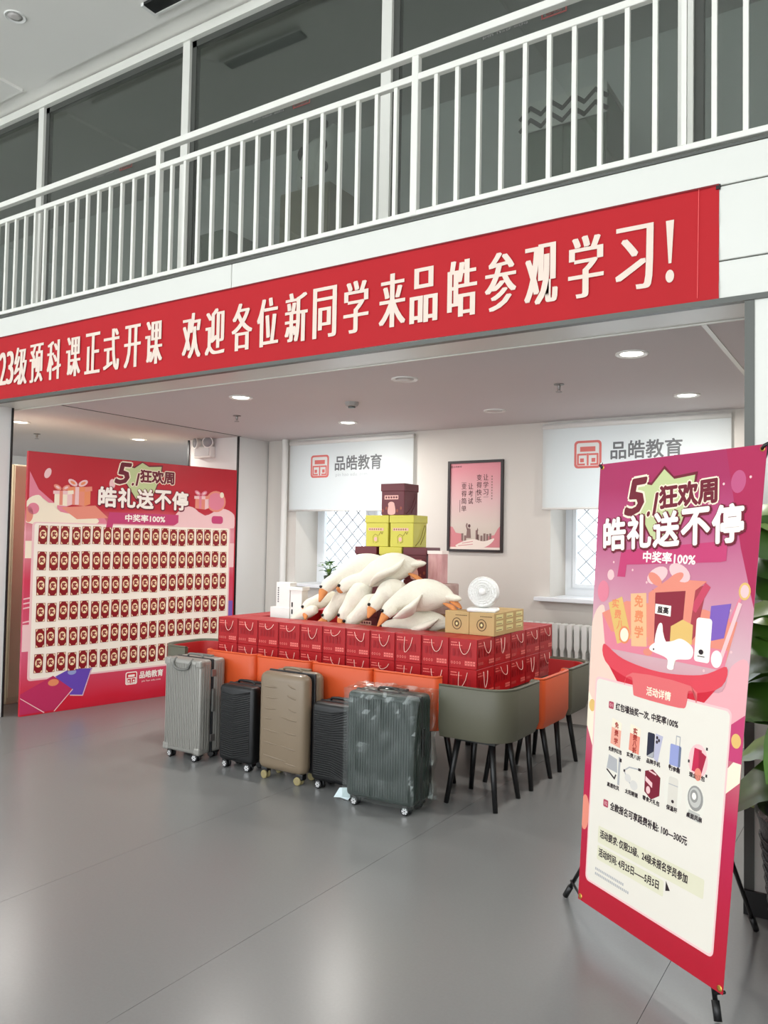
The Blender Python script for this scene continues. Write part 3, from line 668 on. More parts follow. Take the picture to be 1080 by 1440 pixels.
x = x5(2); A.poly(rrect(x - .038, zc - .045, x + .0, zc + .045, .006), C('phone dark', (36, 38, 58)), 3.4); A.poly([(x - .036, zc - .044), (x - .002, zc - .044), (x - .002, zc - .02)], grey, 3.8); A.poly([(x + .0, zc - .045), (x + .022, zc - .055), (x + .042, zc + .045), (x + .004, zc + .048)], C('phone lilac', (186, 184, 204)), 3.2)
for q in ((.012, .034), (.012, .018), (.022, .026)): A.poly(ell(x + q[0], zc + q[1], .0055, .0065, 10), drk, 3.7)
x = x5(3); A.poly(rrect(x - .027, zc - .045, x + .027, zc + .03, .006), lav, 3.3); A.poly([(x + .016, zc - .045), (x + .027, zc - .04), (x + .027, zc + .026), (x + .016, zc + .03)], C('slate', (106, 116, 140)), 3.6); A.line([(x + .0, zc + .03), (x + .0, zc + .062), (x + .018, zc + .062), (x + .018, zc + .03)], .004, grey, 3.4)
for q in (-.024, .018): A.poly(ell(x + q, zc - .052, .006, .008, 8), drk, 3.4)
x = x5(4); A.poly(ell(x, zc, .044, .058), lpk, 3.1); A.poly([(x - .026, zc - .038), (x + .016, zc - .042), (x + .014, zc + .04), (x - .02, zc + .042)], C('packet red', (196, 36, 76)), 3.4); A.poly([(x - .0, zc + .04), (x + .036, zc + .024), (x + .02, zc - .038), (x + .006, zc - .04)], C('packet crimson', (168, 28, 62)), 3.6); A.poly(ell(x + .004, zc - .045, .016, .022), sal, 3.8)
for q in ((-.042, -.01), (.036, .05), (.042, -.04)): A.rect(x + q[0] - .004, zc + q[1] - .005, x + q[0] + .004, zc + q[1] + .005, drk, 3.6)
zc = -.335
x = x5(0); A.poly(ell(x, zc - .01, .045, .05), C('icon ivory', (230, 226, 214)), 2.9); A.poly([(x - .045, zc - .005), (x - .035, zc + .05), (x + .015, zc + .042), (x + .02, zc - .01)], grey, 3.3); A.line([(x - .042, zc - .01), (x + .005, zc - .035), (x + .012, zc - .02)], .007, drk, 3.5); A.line([(x + .03, zc + .05), (x + .03, zc - .05)], .012, grey, 3.3); A.rect(x + .03, zc + .036, x + .042, zc + .05, drk, 3.6)
x = x5(1); A.line([(x - .05, zc + .01), (x - .02, zc + .03), (x + .045, zc + .036)], .005, grey, 3.3); A.line([(x - .05, zc + .01), (x - .01, zc - .03)], .005, grey, 3.3); A.poly(ell(x + .01, zc - .03, .022, .018), C('lens ivory', (214, 210, 204)), 3.4); A.poly(ell(x - .025, zc - .012, .018, .015), C('lens ivory', (214, 210, 204)), 3.4); A.rect(x + .03, zc + .03, x + .045, zc + .04, drk, 3.5); A.rect(x - .052, zc + .006, x - .042, zc + .015, drk, 3.5)
x = x5(2); A.poly([(x - .04, zc + .04), (x - .0, zc + .055), (x + .042, zc + .035), (x + .042, zc - .03), (x + .0, zc - .055), (x - .038, zc - .035)], C('snack maroon', (120, 20, 44)), 3.3); A.poly([(x - .036, zc + .005), (x + .002, zc - .012), (x + .002, zc + .006), (x - .036, zc + .022)], lpk, 3.6); A.poly(ell(x - .018, zc - .025, .011, .014), lpk, 3.6); A.line([(x - .018, zc + .046), (x + .018, zc + .04)], .006, lpk, 3.6)
x = x5(3); A.poly(ell(x, zc, .046, .062), C('icon ivory', (230, 226, 214)), 2.9); A.poly(rrect(x - .024, zc - .055, x + .024, zc + .055, .01), C('cup ivory', (218, 212, 200)), 3.2); A.rect(x - .023, zc + .026, x + .023, zc + .029, grey, 3.5); A.poly(ell(x + .002, zc - .03, .007, .006, 10), drk, 3.5)
x = x5(4); A.poly(ell(x, zc, .046, .062), C('icon ivory', (230, 226, 214)), 2.9); A.poly(ell(x, zc + .012, .036, .043), C('fan grey', (150, 148, 144)), 3.2); A.poly(ell(x - .002, zc + .014, .028, .034), C('fan pale', (196, 194, 188)), 3.5); A.poly(ell(x - .006, zc + .018, .018, .022), C('fan grey', (150, 148, 144)), 3.8); A.poly(ell(x - .006, zc + .018, .010, .012), wht, 4.1); A.poly([(x - .035, zc - .06), (x + .03, zc - .065), (x + .026, zc - .035), (x - .026, zc - .032)], C('fan base', (190, 188, 180)), 3.1)
A.build('printed_artwork', sheet)
bm = bmesh.new()
for sx in (-1, 1):
    for sz in (-1, 1): lathe(bm, [(.004, -.0012), (.010, -.002), (.010, .003)], 12, (*[warp(sx * .385, sz * .885)[0], 0, sz * .885],), axis='y')
ob('eyelets', mesh_of(bm, mat('brass', (214, 170, 84), .3, metal=.8), True), sheet)
hub = L((-.70, 3.16, .95)); TLp = Matrix.Rotation(-TL, 4, 'X')
def corner(sx, sz): wx, wz = warp(sx * .395, sz * .895); return Vector((wx, .012, 0)) + TLp @ Vector((0, 0, wz)) + Vector((0, 0, 1.0))
for nm, tgt in (('upper_arm', corner(-1, 1)), ('upper_arm', corner(1, 1)), ('front_leg', L((-1.223, 3.433, .008))), ('front_leg', L((-.489, 2.826, .008))), ('rear_leg', L((-.477, 3.58, .008)))):
    bm = bmesh.new(); tube(bm, [hub, tgt], [.011, .008], 8); o = ob(nm, mesh_of(bm, M_black, True), xb)
    if 'leg' in nm:
        bm = bmesh.new(); d = (tgt - hub).normalized(); tube(bm, [tgt - d * .06, tgt + d * .0], .013, 8); ob('rubber_foot', mesh_of(bm, M_black, True), o)
for a, b in ((L((-1.223, 3.433, .03)), corner(-1, -1)), (L((-.489, 2.826, .03)), corner(1, -1))):
    bm = bmesh.new(); tube(bm, [a.lerp(hub, .06), b], .006, 6); ob('lower_hook', mesh_of(bm, M_black, True), xb)
bm = bmesh.new(); bx(bm, hub.x - .04, hub.x + .04, hub.y - .03, hub.y + .03, hub.z - .04, hub.z + .04, bev=.01); ob('hub', mesh_of(bm, M_black), xb)
for sx in (-1, 1):
    c = corner(sx, 1); bm = bmesh.new(); tube(bm, [c + Vector((sx * .012, .0, .012)), c + Vector((sx * .0, -.018, .0)), c + Vector((-sx * .012, -.016, -.012))], .006, 6); ob('corner_hook', mesh_of(bm, M_black, True), xb)

# ---------------------------------------------------------------- table
TZ, BWX, BDY, BHZ = .56, .2035, .262, .19
TX0, TY0 = -4.449, 4.55
TX1, TY1 = TX0 + 11 * BWX, TY0 + 5 * BDY
t = thing('display_table', 'low dark display table under the red gift boxes', 'table', ((TX0 + TX1) / 2, (TY0 + TY1) / 2, 0))
hx, hy = (TX1 - TX0) / 2, (TY1 - TY0) / 2
M_wood = mat('dark table board', (64, 54, 48), .5, var=.1, vscale=6)
ob('table_top', boxmesh(M_wood, -hx, hx, -hy, hy, TZ - .03, TZ), t)
for sx in (-1, 0, 1):
    for sy in (-1, 1): ob('leg', boxmesh(M_black, sx * (hx - .55) - .02, sx * (hx - .55) + .02, sy * (hy - .30) - .02, sy * (hy - .30) + .02, 0, TZ - .03), t)
for sy in (-1, 1):
    for z in (.20, .26): ob('stretcher', boxmesh(M_black, -hx + .53, hx - .53, sy * (hy - .30) - .012, sy * (hy - .30) + .012, z - .012, z + .012), t)

# ---------------------------------------------------------------- barrel chairs
M_or = mat('orange leather', (208, 82, 36), .42, spec=.4, var=.04, vscale=5, bump=.04, bscale=200)
M_ol = mat('olive grey leather', (92, 90, 75), .45, spec=.4, var=.06, vscale=4, bump=.04, bscale=200)
M_rl = mat('red leather lining', (170, 34, 34), .5, var=.05)
def barrel(name, label, loc, rz, shell, rad, w=.485, back=.245, arms=(.33, .33), zt=.72, zb=.405, rad2=None, rim=None, piping_m=None, legs=.16):
    "local: back towards -y, open side +y; arms = length of the shell on the -x and +x side"
    t = thing(name, label, 'chair', loc, rz, 'barrel chairs around the display table')
    hw = w / 2
    def path(off):
        a1 = max(rad - off, .008); a2 = max((rad if rad2 is None else rad2) - off, .008); x1 = hw - off; y1 = -back + off; o = [(-x1, -back + arms[0])]
        for cx, s, a in ((-x1 + a1, -1, a1), (x1 - a2, 1, a2)):
            for i in range(7):
                th = (PI + PI / 2 * i / 6) if s < 0 else (1.5 * PI + PI / 2 * i / 6)
                o.append((cx + a * math.cos(th), y1 + a + a * math.sin(th)))
        o.append((x1, -back + arms[1])); return o
    def strip(o1, o2, z0, z1, m, nm, par, lean=0):
        bm = bmesh.new(); A1, A2 = path(o1), path(o2); cs = []
        for (ax, ay), (bx_, by) in zip(A1, A2):
            mx, my = (ax + bx_) / 2, (ay + by) / 2
            ds = (ax * (1 - lean), ay * (1 - lean) if ay < 0 else ay)
            cs.append([bm.verts.new(v) for v in ((ds[0], ds[1], z0), (ax, ay, z0 + .06), (ax, ay, z1 - .012), (mx * .6 + ax * .4, my * .6 + ay * .4, z1), (bx_ * .6 + mx * .4, by * .6 + my * .4, z1), (bx_, by, z1 - .012), (bx_, by, z0))])
        for c1, c2 in zip(cs, cs[1:]):
            for i in range(7): bm.faces.new((c1[i], c1[(i + 1) % 7], c2[(i + 1) % 7], c2[i]))
        bm.faces.new(cs[0]); bm.faces.new(cs[-1][::-1])
        return ob(nm, mesh_of(bm, m, .9), par)
    sh = strip(0, .03, zb, zt, shell, 'shell', t, .07)
    strip(.031, .055, zb + .02, zt - .012, M_rl if shell is M_ol else shell, 'lining', t)
    bm = bmesh.new(); A1 = path(.006)
    tube(bm, [(x, y, zt - .004) for x, y in A1], .008, 6); ob('piping', mesh_of(bm, rim or shell, True), sh)
    ob('seat', boxmesh(M_rl if shell is M_ol else shell, -hw + .058, hw - .058, -back + .058, -back + .44, zb, zb + .07, bev=.02), t)
    ob('seat_base', boxmesh(M_black, -hw + .10, hw - .10, -back + .12, -back + .38, zb - .03, zb - .001), t)
    for sx in (-1, 1):
        for sy in (-1, 1):
            bm = bmesh.new(); tube(bm, [(sx * (legs - .045), -.02 + sy * (legs - .05), zb - .02), (sx * (legs + .005), -.02 + sy * (legs + .0), .0)], [.022, .015], 8)
            ob('leg', mesh_of(bm, M_black, True), t)
    return t
YCH = 4.235
for k in range(4):
    x = -2.315 - .245 - k * .49
    barrel('barrel_chair', 'orange leather chair behind the suitcases, %s along from the plastic-wrapped case' % ORD[k], (x, YCH + .245, 0), 0, M_or, .05, zt=.735, arms=(.06, .06))
barrel('barrel_chair', 'olive grey barrel chair with red lining at the corner near the banner stand', (-2.115, 4.16 + .255, 0), PI / 2, M_ol, .17, w=.50, zt=.712, arms=(.44, .06), back=.285, rad2=.03)
barrel('barrel_chair', 'orange leather chair between two olive chairs facing the banner stand', (-2.105, 4.925, 0), PI / 2, M_or, .05, w=.495, zt=.718, arms=(.06, .06), back=.285)
barrel('barrel_chair', 'olive grey barrel chair with red lining on the radiator side', (-2.105, 5.43, 0), PI / 2, M_ol, .03, w=.50, zt=.718, arms=(.06, .33), back=.285, rad2=.15)
barrel('barrel_chair', 'olive grey barrel chair with red lining behind the silver suitcase', (-4.53, 4.255 + .25, 0), -PI / 2, M_ol, .15, w=.50, zt=.73, arms=(.32, .28))

# ---------------------------------------------------------------- red gift boxes
M_gb = mat('red gift box card', (170, 20, 27), .4, var=.14, vscale=14, stretch=(1, 1, .3), spec=.4)
M_pr = mat('pale red print', (232, 120, 112), .5); M_pr2 = mat('deep red print', (150, 12, 22), .5); M_cord = mat('pale cord', (244, 202, 190), .6)
g_ = .0022
bm = bmesh.new(); bx(bm, g_, BWX - g_, g_, BDY - g_, 0, BHZ - .001, bev=.0025, seg=1)
me_gb = mesh_of(bm, M_gb)
def gb_print(W):
    A = Art(0)
    A.rect(.006, .004, .012, BHZ - .006, M_pr2, .5)
    for i in range(4): A.rect(.018 + i * .013, .142, .028 + i * .013, .150, M_pr, 1)
    A.rect(.018, .160, .062, .166, M_pr, 1); A.rect(.07, .144, .10, .148, M_pr, 1)
    A.rect(.03, .075, .034, .125, M_pr2, .8); B1 = A.mesh(); A = Art(0)
    for i in range(4): A.poly(ell(.026 + i * .019, .035, .007, .009, 8), M_pr, 1); A.poly(ell(.026 + i * .019, .035, .004, .005, 8), M_pr2, 1.4)
    for i in range(4): A.rect(W - .085 + i * .019, .022, W - .069 + i * .019, .05, M_pr, 1); A.rect(W - .083 + i * .019, .034, W - .071 + i * .019, .038, M_pr2, 1.4)
    for i in range(5): A.rect(.03 + i * (W - .06) / 5, .075, .048 + i * (W - .06) / 5, .125, M_pr2, .8)
    return B1, A.mesh()
me_pf, me_ps = gb_print(BWX), gb_print(BDY)
def cord(W, kind):
    bm = bmesh.new(); x0, x1 = W * .38, W * .78
    dp, sk = ((.075, 0), (.06, .02), (.04, -.01), (.10, -.02))[kind]
    if kind == 3: x1 = x0 + .06
    P = [(x0 + (x1 - x0) * q + sk * math.sin(PI * q), -.0085 * math.sin(PI * q) ** .5, .168 - dp * math.sin(PI * q) ** .55) for q in (k / 12 for k in range(13))]
    tube(bm, P, .0022, 5); return mesh_of(bm, M_cord, True)
cf, cs_ = [cord(BWX, k) for k in range(4)], [cord(BDY, k) for k in (0, 1, 0, 3)]
for tier in range(2):
    for i in range(11):
        for j in range(5):
            ringc = i in (0, 10) or j in (0, 4)
            if not ringc: continue
            where = 'front row behind the suitcases' if j == 0 else 'far row under the windows' if j == 4 else 'banner-stand side row' if i == 10 else 'prize-board side row'
            n_ = ORD[10 - i] + ' from the banner-stand corner' if j in (0, 4) else ORD[j] + ' back from the suitcases'
            b = ob('gift_box', me_gb, None, (TX0 + i * BWX, TY0 + j * BDY, TZ + tier * BHZ), (0, 0, 0),
                   'red gift box, %s tier, %s, %s' % ('upper' if tier else 'lower', where, n_), 'gift box', 'red gift boxes around the table')
            if j == 0: ob('title_print', me_pf[0], b, kind='stuff'); ob('emblem_print', me_pf[1], b, kind='stuff'); ob('cord_handle', RND.choice(cf), b)
            if i == 10: [ob(n_, m_, b, (BWX, 0, 0), (0, 0, PI / 2), kind='stuff') for n_, m_ in zip(('title_print', 'emblem_print'), me_ps)]; ob('cord_handle', RND.choice(cs_), b, (BWX, 0, 0), (0, 0, PI / 2))

# ---------------------------------------------------------------- plush geese
t = ob('cardboard_carton', boxmesh(mat('plain cardboard', (176, 140, 96), .8), -3.78, -2.66, 4.83, 5.30, TZ, .88, bev=.004), None, label='plain cardboard carton propping up the pile of toy geese', cat='carton')
ob('cardboard_carton', boxmesh(mat('plain cardboard', (176, 140, 96), .8), -4.2, -3.85, 5.04, 5.30, TZ, .85, bev=.004), None, label='plain cardboard carton behind the white cartons', cat='carton')
M_fur = mat('white plush', (234, 229, 212), .95, var=.04, vscale=30, bump=.5, bscale=160, sheen=.4, spec=.1)
M_beak = mat('orange felt', (212, 138, 82), .85, var=.08, vscale=30, bump=.2, bscale=120)
M_eye = mat('black bead', (14, 12, 12), .15)
def resample(P, R_, n):
    P = [Vector(p) for p in P]; o = []
    m = len(P) - 1
    for k in range(n + 1):
        t = k / n * m; i = min(int(t), m - 1); f = t - i
        q = [P[max(0, min(m, i + j))] for j in (-1, 0, 1, 2)]; rr = [R_[max(0, min(m, i + j))] for j in (-1, 0, 1, 2)]
        cr = lambda a, b, c, d: .5 * (2 * b + (c - a) * f + (2 * a - 5 * b + 4 * c - d) * f * f + (3 * b - a - 3 * c + d) * f ** 3)
        o.append((cr(*q), max(.004, cr(*rr))))
    return o
def loft(bm, P, R_, n=26, seg=14, flat=1.0):
    S = resample(P, R_, n); rs = []; prev = None
    for i, (p, r_) in enumerate(S):
        d = S[min(i + 1, n)][0] - S[max(i - 1, 0)][0]; s, t_ = frame_of(d)
        if prev is not None and s.dot(prev) < 0: s, t_ = -s, -t_
        prev = s; rs.append(ring(bm, p, s, t_, r_, r_ * flat, seg))
    skin(bm, rs)
def goose(label, pts, depth, radii, beak, eye_dir=(-.3, -1, .25), wing=None, feet=None, tailfan=False):
    "pts: photo pixels from tail to head, each with its own distance from the camera side (y)"
    P = [at(px, py, 'y', y) for (px, py), y in zip(pts, depth)]
    base = min(P, key=lambda p: p.z).copy(); base.z -= radii[P.index(min(P, key=lambda p: p.z))]
    root = thing('plush_goose', label, 'plush toy', base, 0, 'plush geese heaped on the table')
    Q = [p - base for p in P]
    bm = bmesh.new(); loft(bm, Q, radii)
    ob('body', mesh_of(bm, M_fur, True), root)
    head = Q[-2].lerp(Q[-1], .45); hr = radii[-2] * .98
    bt = at(beak[0], beak[1], 'y', depth[-1] - .05) - base
    bm = bmesh.new(); st = Q[-1]; d = (bt - st)
    loft(bm, [st - d * .35, st, st + d * .45, bt], [hr * .5, hr * .74, hr * .50, hr * .16], 10, 12, .8); ob('beak', mesh_of(bm, M_beak, True), root)
    ed = Vector(eye_dir).normalized()
    for sg in (1, -1):
        c = head + Vector((ed.x * sg, ed.y * sg, ed.z)) * hr * .97; bm = bmesh.new(); bmesh.ops.create_icosphere(bm, subdivisions=2, radius=.0125, matrix=Matrix.Translation(c)); ob('eye', mesh_of(bm, M_eye, True), root)
    if wing:
        W = [at(px, py, 'y', y) - base for (px, py), y in ((z6(a_, b_), c_) for a_, b_, c_ in wing)]
        bm = bmesh.new(); loft(bm, W, [.012, .075, .07, .015], 14, 12, .38); ob('wing', mesh_of(bm, M_fur, True), root)
    if feet:
        for fx, fy, y in feet:
            c = at(*z6(fx, fy), 'y', y) - base; bm = bmesh.new()
            loft(bm, [c + Vector((-.06, 0, .02)), c, c + Vector((.05, -.015, -.03))], [.014, .03, .012], 8, 10, .5); ob('foot', mesh_of(bm, M_beak, True), root)
    if tailfan:
        c = Q[0]; d = (Q[0] - Q[1]).normalized()
        bm = bmesh.new(); loft(bm, [c - d * .09, c - d * .03, c + d * .03, c + d * .055], [.05, .055, .04, .01], 10, 12, .5); ob('tail', mesh_of(bm, M_fur, True), root)
    return root
BR = [.02, .085, .115, .115, .075, .048, .052, .046, .02]       # tail ... body ... neck ... head
def z6(x, y): return (400 + x / 4.154, 680 + y / 4.154)
def G(label, zp, y, rs, beak, **k): goose(label, [z6(*p) for p in zp], [y + .0 * i for i in range(len(zp))] if not isinstance(y, list) else y, rs, z6(*beak), **k)
G('white plush goose lying across the top of the heap, tail under the yellow boxes', [(785, 470), (720, 478), (640, 490), (555, 520), (470, 560), (405, 570), (362, 592), (330, 618)], [5.10, 5.08, 5.06, 5.03, 5.0, 4.97, 4.95, 4.93], [.02, .075, .115, .105, .07, .052, .052, .038], (306, 612), wing=[(700, 440, 4.99), (640, 500, 4.94), (560, 540, 4.92), (500, 600, 4.93)], feet=[(768, 545, 5.05), (790, 560, 5.09)], tailfan=True)
G('white plush goose whose neck slopes down the heap toward the white cartons', [(580, 440), (510, 465), (430, 492), (350, 530), (300, 562), (255, 595), (228, 628)], [5.10, 5.08, 5.05, 5.0, 4.95, 4.90, 4.86], [.02, .08, .10, .075, .055, .053, .036], (205, 690))
G('white plush goose on the heap with its beak toward the white cartons', [(300, 650), (255, 668), (212, 685), (172, 700), (142, 715), (124, 740)], [5.06, 5.03, 4.99, 4.94, 4.90, 4.87], [.03, .055, .058, .052, .05, .036], (122, 795))
G('white plush goose low on the heap with beak on the box edge, second from cartons', [(430, 600), (385, 630), (335, 680), (295, 720), (262, 760), (238, 795)], [5.06, 5.04, 5.02, 4.98, 4.94, 4.92], [.03, .075, .075, .055, .052, .034], (190, 812))
G('white plush goose head down in the middle of the heap', [(500, 580), (460, 620), (415, 670), (380, 715), (352, 760), (335, 795)], [5.0, 4.98, 4.95, 4.92, 4.89, 4.87], [.03, .08, .078, .056, .052, .034], (318, 835))
G('white plush goose with face tucked behind the red boxes under the others', [(540, 660), (510, 690), (475, 730), (430, 770), (390, 802), (362, 820)], [4.97, 4.96, 4.94, 4.92, 4.90, 4.885], [.03, .07, .07, .056, .052, .034], (330, 850))
G('white plush goose in the heap with orange beak beside the biggest goose', [(700, 610), (650, 620), (600, 640), (565, 668), (535, 700), (512, 732)], [4.98, 4.97, 4.94, 4.91, 4.87, 4.84], [.04, .085, .085, .060, .054, .038], (488, 785))
G('biggest white plush goose stretched toward the kraft boxes with orange feet', [(990, 668), (930, 655), (850, 650), (770, 655), (700, 672), (645, 705), (612, 738), (590, 768)], [4.90, 4.89, 4.87, 4.85, 4.82, 4.79, 4.76, 4.74], [.02, .075, .112, .11, .075, .056, .054, .04], (545, 835), wing=[(800, 650, 4.745), (745, 720, 4.715), (700, 765, 4.72), (640, 785, 4.74)], feet=[(975, 720, 4.86), (1000, 700, 4.90)], tailfan=True)
G('white plush goose flat at the bottom of the heap beside the kraft boxes', [(965, 830), (900, 810), (820, 810), (745, 815), (680, 820), (630, 830), (596, 838), (572, 845)], [4.95, 4.94, 4.93, 4.92, 4.91, 4.89, 4.875, 4.87], [.02, .06, .085, .075, .055, .046, .044, .032], (530, 850), wing=[(900, 790, 4.87), (830, 830, 4.85), (780, 850, 4.845), (720, 865, 4.85)])
G('white plush goose lowest on the carton side of the heap, only its head showing', [(185, 735), (150, 745), (115, 760), (85, 778), (62, 798), (50, 815)], [4.885, 4.88, 4.875, 4.872, 4.87, 4.868], [.03, .045, .048, .044, .042, .028], (40, 850))

# ---------------------------------------------------------------- lidded gift boxes stacked behind the geese
M_mar = mat('maroon lidded box card', (96, 34, 42), .4, var=.1, vscale=8); M_yel = mat('yellow green lidded box card', (196, 188, 72), .4, var=.05, vscale=8)
M_lite = mat('pale box print', (222, 170, 160), .5); M_gpr = mat('olive line print', (128, 112, 36), .5)
def lidbox(x, y, z, m, label, rz=0, w=.225, d=.222, h=.2525, fan=True):
    t = thing('lidded_box', label, 'gift box', (x, y, z), rz, 'lidded snack boxes in the stack')
    ob('body', boxmesh(m, .006, w - .006, .006, d - .006, 0, h - .04, bev=.003, seg=1), t)
    ob('lid', boxmesh(m, 0, w, 0, d, h - .062, h - .001, bev=.003, seg=1), t)
    A = Art(-.0055)
    if m is M_mar:
        A.rect(.035, .125, .165, .158, M_lite, 1); [A.poly(ell(.052 + k * .024, .1415, .009, .010, 6, .4 * k), M_mar, 2) for k in range(5)]; A.build('label_print', t); A = Art(-.0055)
        A.poly(spline([(.07, .01), (.075, .08), (.10, .095), (.13, .08), (.135, .01)], 4), M_lite, 1); A.poly(ell(.10, .085, .03, .022), M_lite, 1.4)
        for k in range(6): A.poly(ell(.02 + k * .034, .035 + .02 * (k % 2), .010, .014, 8), mat('rust print', (140, 70, 52), .5), .8)
    else:
        A.rect(.03, .128, .175, .150, M_lite, 1); [A.poly(ell(.045 + k * .021, .139, .007, .007, 6, .5 * k), M_gpr, 2) for k in range(6)]; A.build('label_print', t); A = Art(-.0055)
        A.line([(.08, .03), (.075, .08), (.095, .10), (.12, .09), (.125, .04), (.10, .03)], .004, M_gpr, 1); A.line([(.13, .09), (.15, .12), (.16, .10), (.17, .12)], .005, M_gpr, 1); A.poly(ell(.10, .06, .015, .018), M_lite, 1)
    A.build('picture_print', t)
    bm = bmesh.new(); tube(bm, spline([(w - .005, .04, .01), (w + .004, .10, .06), (w + .005, .15, .15), (w + .004, .17, .175), (w + .004, .185, .15), (w + .004, .16, .09), (w - .005, .12, .02)], 4, False), .0025, 5); ob('cord_handle', mesh_of(bm, M_mar if m is M_mar else M_gpr, True), t)
    return t
ys, z0 = 5.34, TZ + BHZ
for i in range(4):
    ob('gift_box', me_gb, None, (-3.87 + i * BWX, 5.33, TZ), (0, 0, 0), 'red gift box under the snack box stack, %s from the plant window' % ORD[i], 'gift box', 'red gift boxes around the table')
hs = .2525
def sx(px, py=765, y=ys): return at(px, py, 'y', y).x
for r_, row in enumerate((((500, M_mar, 'hidden'), (566, M_mar, 'hidden')), ((500, M_mar, 'lower maroon lidded box at the plant side behind the geese'), (568, M_mar, 'lower maroon lidded box at the banner side behind the geese')),
                          ((499, M_mar, 'maroon lidded box below a yellow box, plant side'), (533, M_yel, 'yellow lidded box wedged between two maroon boxes'), (567, M_mar, 'maroon lidded box below a yellow box, poster side')),
                          ((513, M_yel, 'yellow lidded box under the topmost box, window side'), (547, M_yel, 'yellow lidded box under the topmost box, poster side')), ((534, M_mar, 'maroon lidded box on the very top of the stack'),))):
    for px, m, lb in row:
        if lb == 'hidden': lb = 'bottom maroon lidded box of the stack on the %s side' % ('plant' if px < 530 else 'banner')
        lidbox(sx(px), ys, z0 + r_ * hs, m, lb, w=.212 if r_ == 2 else .225)
t = thing('gift_bag', 'pale pink printed gift bag beside the maroon box by the poster', 'bag', (sx(604), ys - .02, z0 + 2 * hs - .02))
# small parcel bits beside the stack
ob('bag_body', boxmesh(mat('pink white bag paper', (226, 186, 182), .6, rgb2=(176, 110, 112), vscale=14, stretch=(3, 1, .6)), .0, .12, 0, .10, 0, .24, bev=.004, seg=1), t)
ob('bag_rim', boxmesh(mat('pale bag rim', (236, 222, 214), .6), -.004, .124, -.004, .104, .225, .25), t)
t = thing('paper_parcel', 'small wrapped paper parcel with ties under the pink gift bag', 'parcel', (sx(604), ys - .02, z0 + hs * 1.0))
ob('wrapper', boxmesh(mat('mottled parcel paper', (196, 176, 168), .6, rgb2=(150, 110, 100), vscale=20), 0, .19, 0, .16, 0, hs - .02, bev=.01), t)
bm = bmesh.new(); tube(bm, [(.02, -.004, .22), (.08, -.008, .16), (.15, -.004, .20)], .003, 5); ob('tie', mesh_of(bm, M_ink, True), t)
t = ob('cardboard_carton', boxmesh(mat('plain cardboard', (176, 140, 96), .8), sx(604), sx(604) + .22, ys - .01, ys + .2, TZ, z0 + hs, bev=.004), None, label='plain cardboard carton under the small wrapped parcel', cat='carton')

# ---------------------------------------------------------------- kraft boxes and fan
M_kraft = mat('kraft card', (190, 160, 108), .6, var=.05, vscale=20); M_kpr = mat('brown print', (96, 74, 46), .6); M_kl = mat('pale kraft label', (226, 214, 150), .5)
zk = TZ + 2 * BHZ
for k, (x, y, lb) in enumerate(((-2.475, 4.78, 'kraft box with round emblem next to the biggest goose'), (-2.292, 4.78, 'kraft box with round emblem at the corner above the red boxes'),
                                (-2.297, 4.955, 'kraft box behind the corner kraft box, side label showing'), (-2.302, 5.13, 'farthest kraft box along the side row, toward the radiator'))):
    t = thing('kraft_box', lb, 'box', (x, y, zk), 0, 'kraft boxes on the gift boxes')
    ob('carton', boxmesh(M_kraft, -.09, .09, 0, .165, 0, .150, bev=.002, seg=1), t)
    A = Art(.0005)
    A.poly(ell(.0, .068, .036, .040, 20), M_kpr, 1); A.poly(ell(.0, .068, .030, .034, 20), M_kraft, 1.5); A.poly(ell(.0, .068, .018, .022, 14), M_kpr, 2); A.poly(ell(.0, .068, .008, .010, 10), M_kl, 2.5); A.build('emblem_print', t); A = Art(.0005)
    for i in range(8): A.rect(-.01 + i * .011, .122, -.002 + i * .011, .128, M_kpr, 1)
    A.build('caption_print', t)
    A = Art(.0005)
    for i in range(3): A.rect(.03, .03 + i * .04, .14, .058 + i * .04, M_kl, 1); A.rect(.035, .036 + i * .04, .12, .040 + i * .04, M_kpr, 1.5)
    A.build('side_label', t, loc=(.09, 0, 0), rot=(0, 0, PI / 2))
t = thing('desk_fan', 'round white desk fan standing on the kraft boxes', 'fan', (-2.32, 4.86, zk + .150), .25)
ob('base', boxmesh(M_plastic, -.10, .10, -.07, .07, 0, .028, bev=.012), t)
bm = bmesh.new(); bx(bm, -.03, .03, .02, .05, .02, .12, bev=.008); ob('neck', mesh_of(bm, M_plastic), t)
bm = bmesh.new(); lathe(bm, [(.098, .0), (.104, .012), (.104, .05), (.085, .07), (.03, .085), (.001, .085)], 32, axis='y'); h = ob('housing', mesh_of(bm, M_plastic, .6), t, (0, -.03, .135), (-.12, 0, 0))
bm = bmesh.new()
for r_ in (.095, .078, .062, .046, .03):
    tube(bm, [(r_ * math.cos(a), -.008 - .012 * (1 - r_ / .1), r_ * math.sin(a)) for a in (2 * PI * i / 24 for i in range(25))], .0022, 5)
for i in range(18):
    a = 2 * PI * i / 18; tube(bm, [(.025 * math.cos(a), -.018, .025 * math.sin(a)), (.098 * math.cos(a + .3), -.004, .098 * math.sin(a + .3))], .0016, 4)
ob('grille', mesh_of(bm, M_plastic, True), h)
bm = bmesh.new(); lathe(bm, [(.026, -.014), (.024, -.022), (.001, -.024)], 18, axis='y'); ob('cap', mesh_of(bm, M_plastic, True), h)
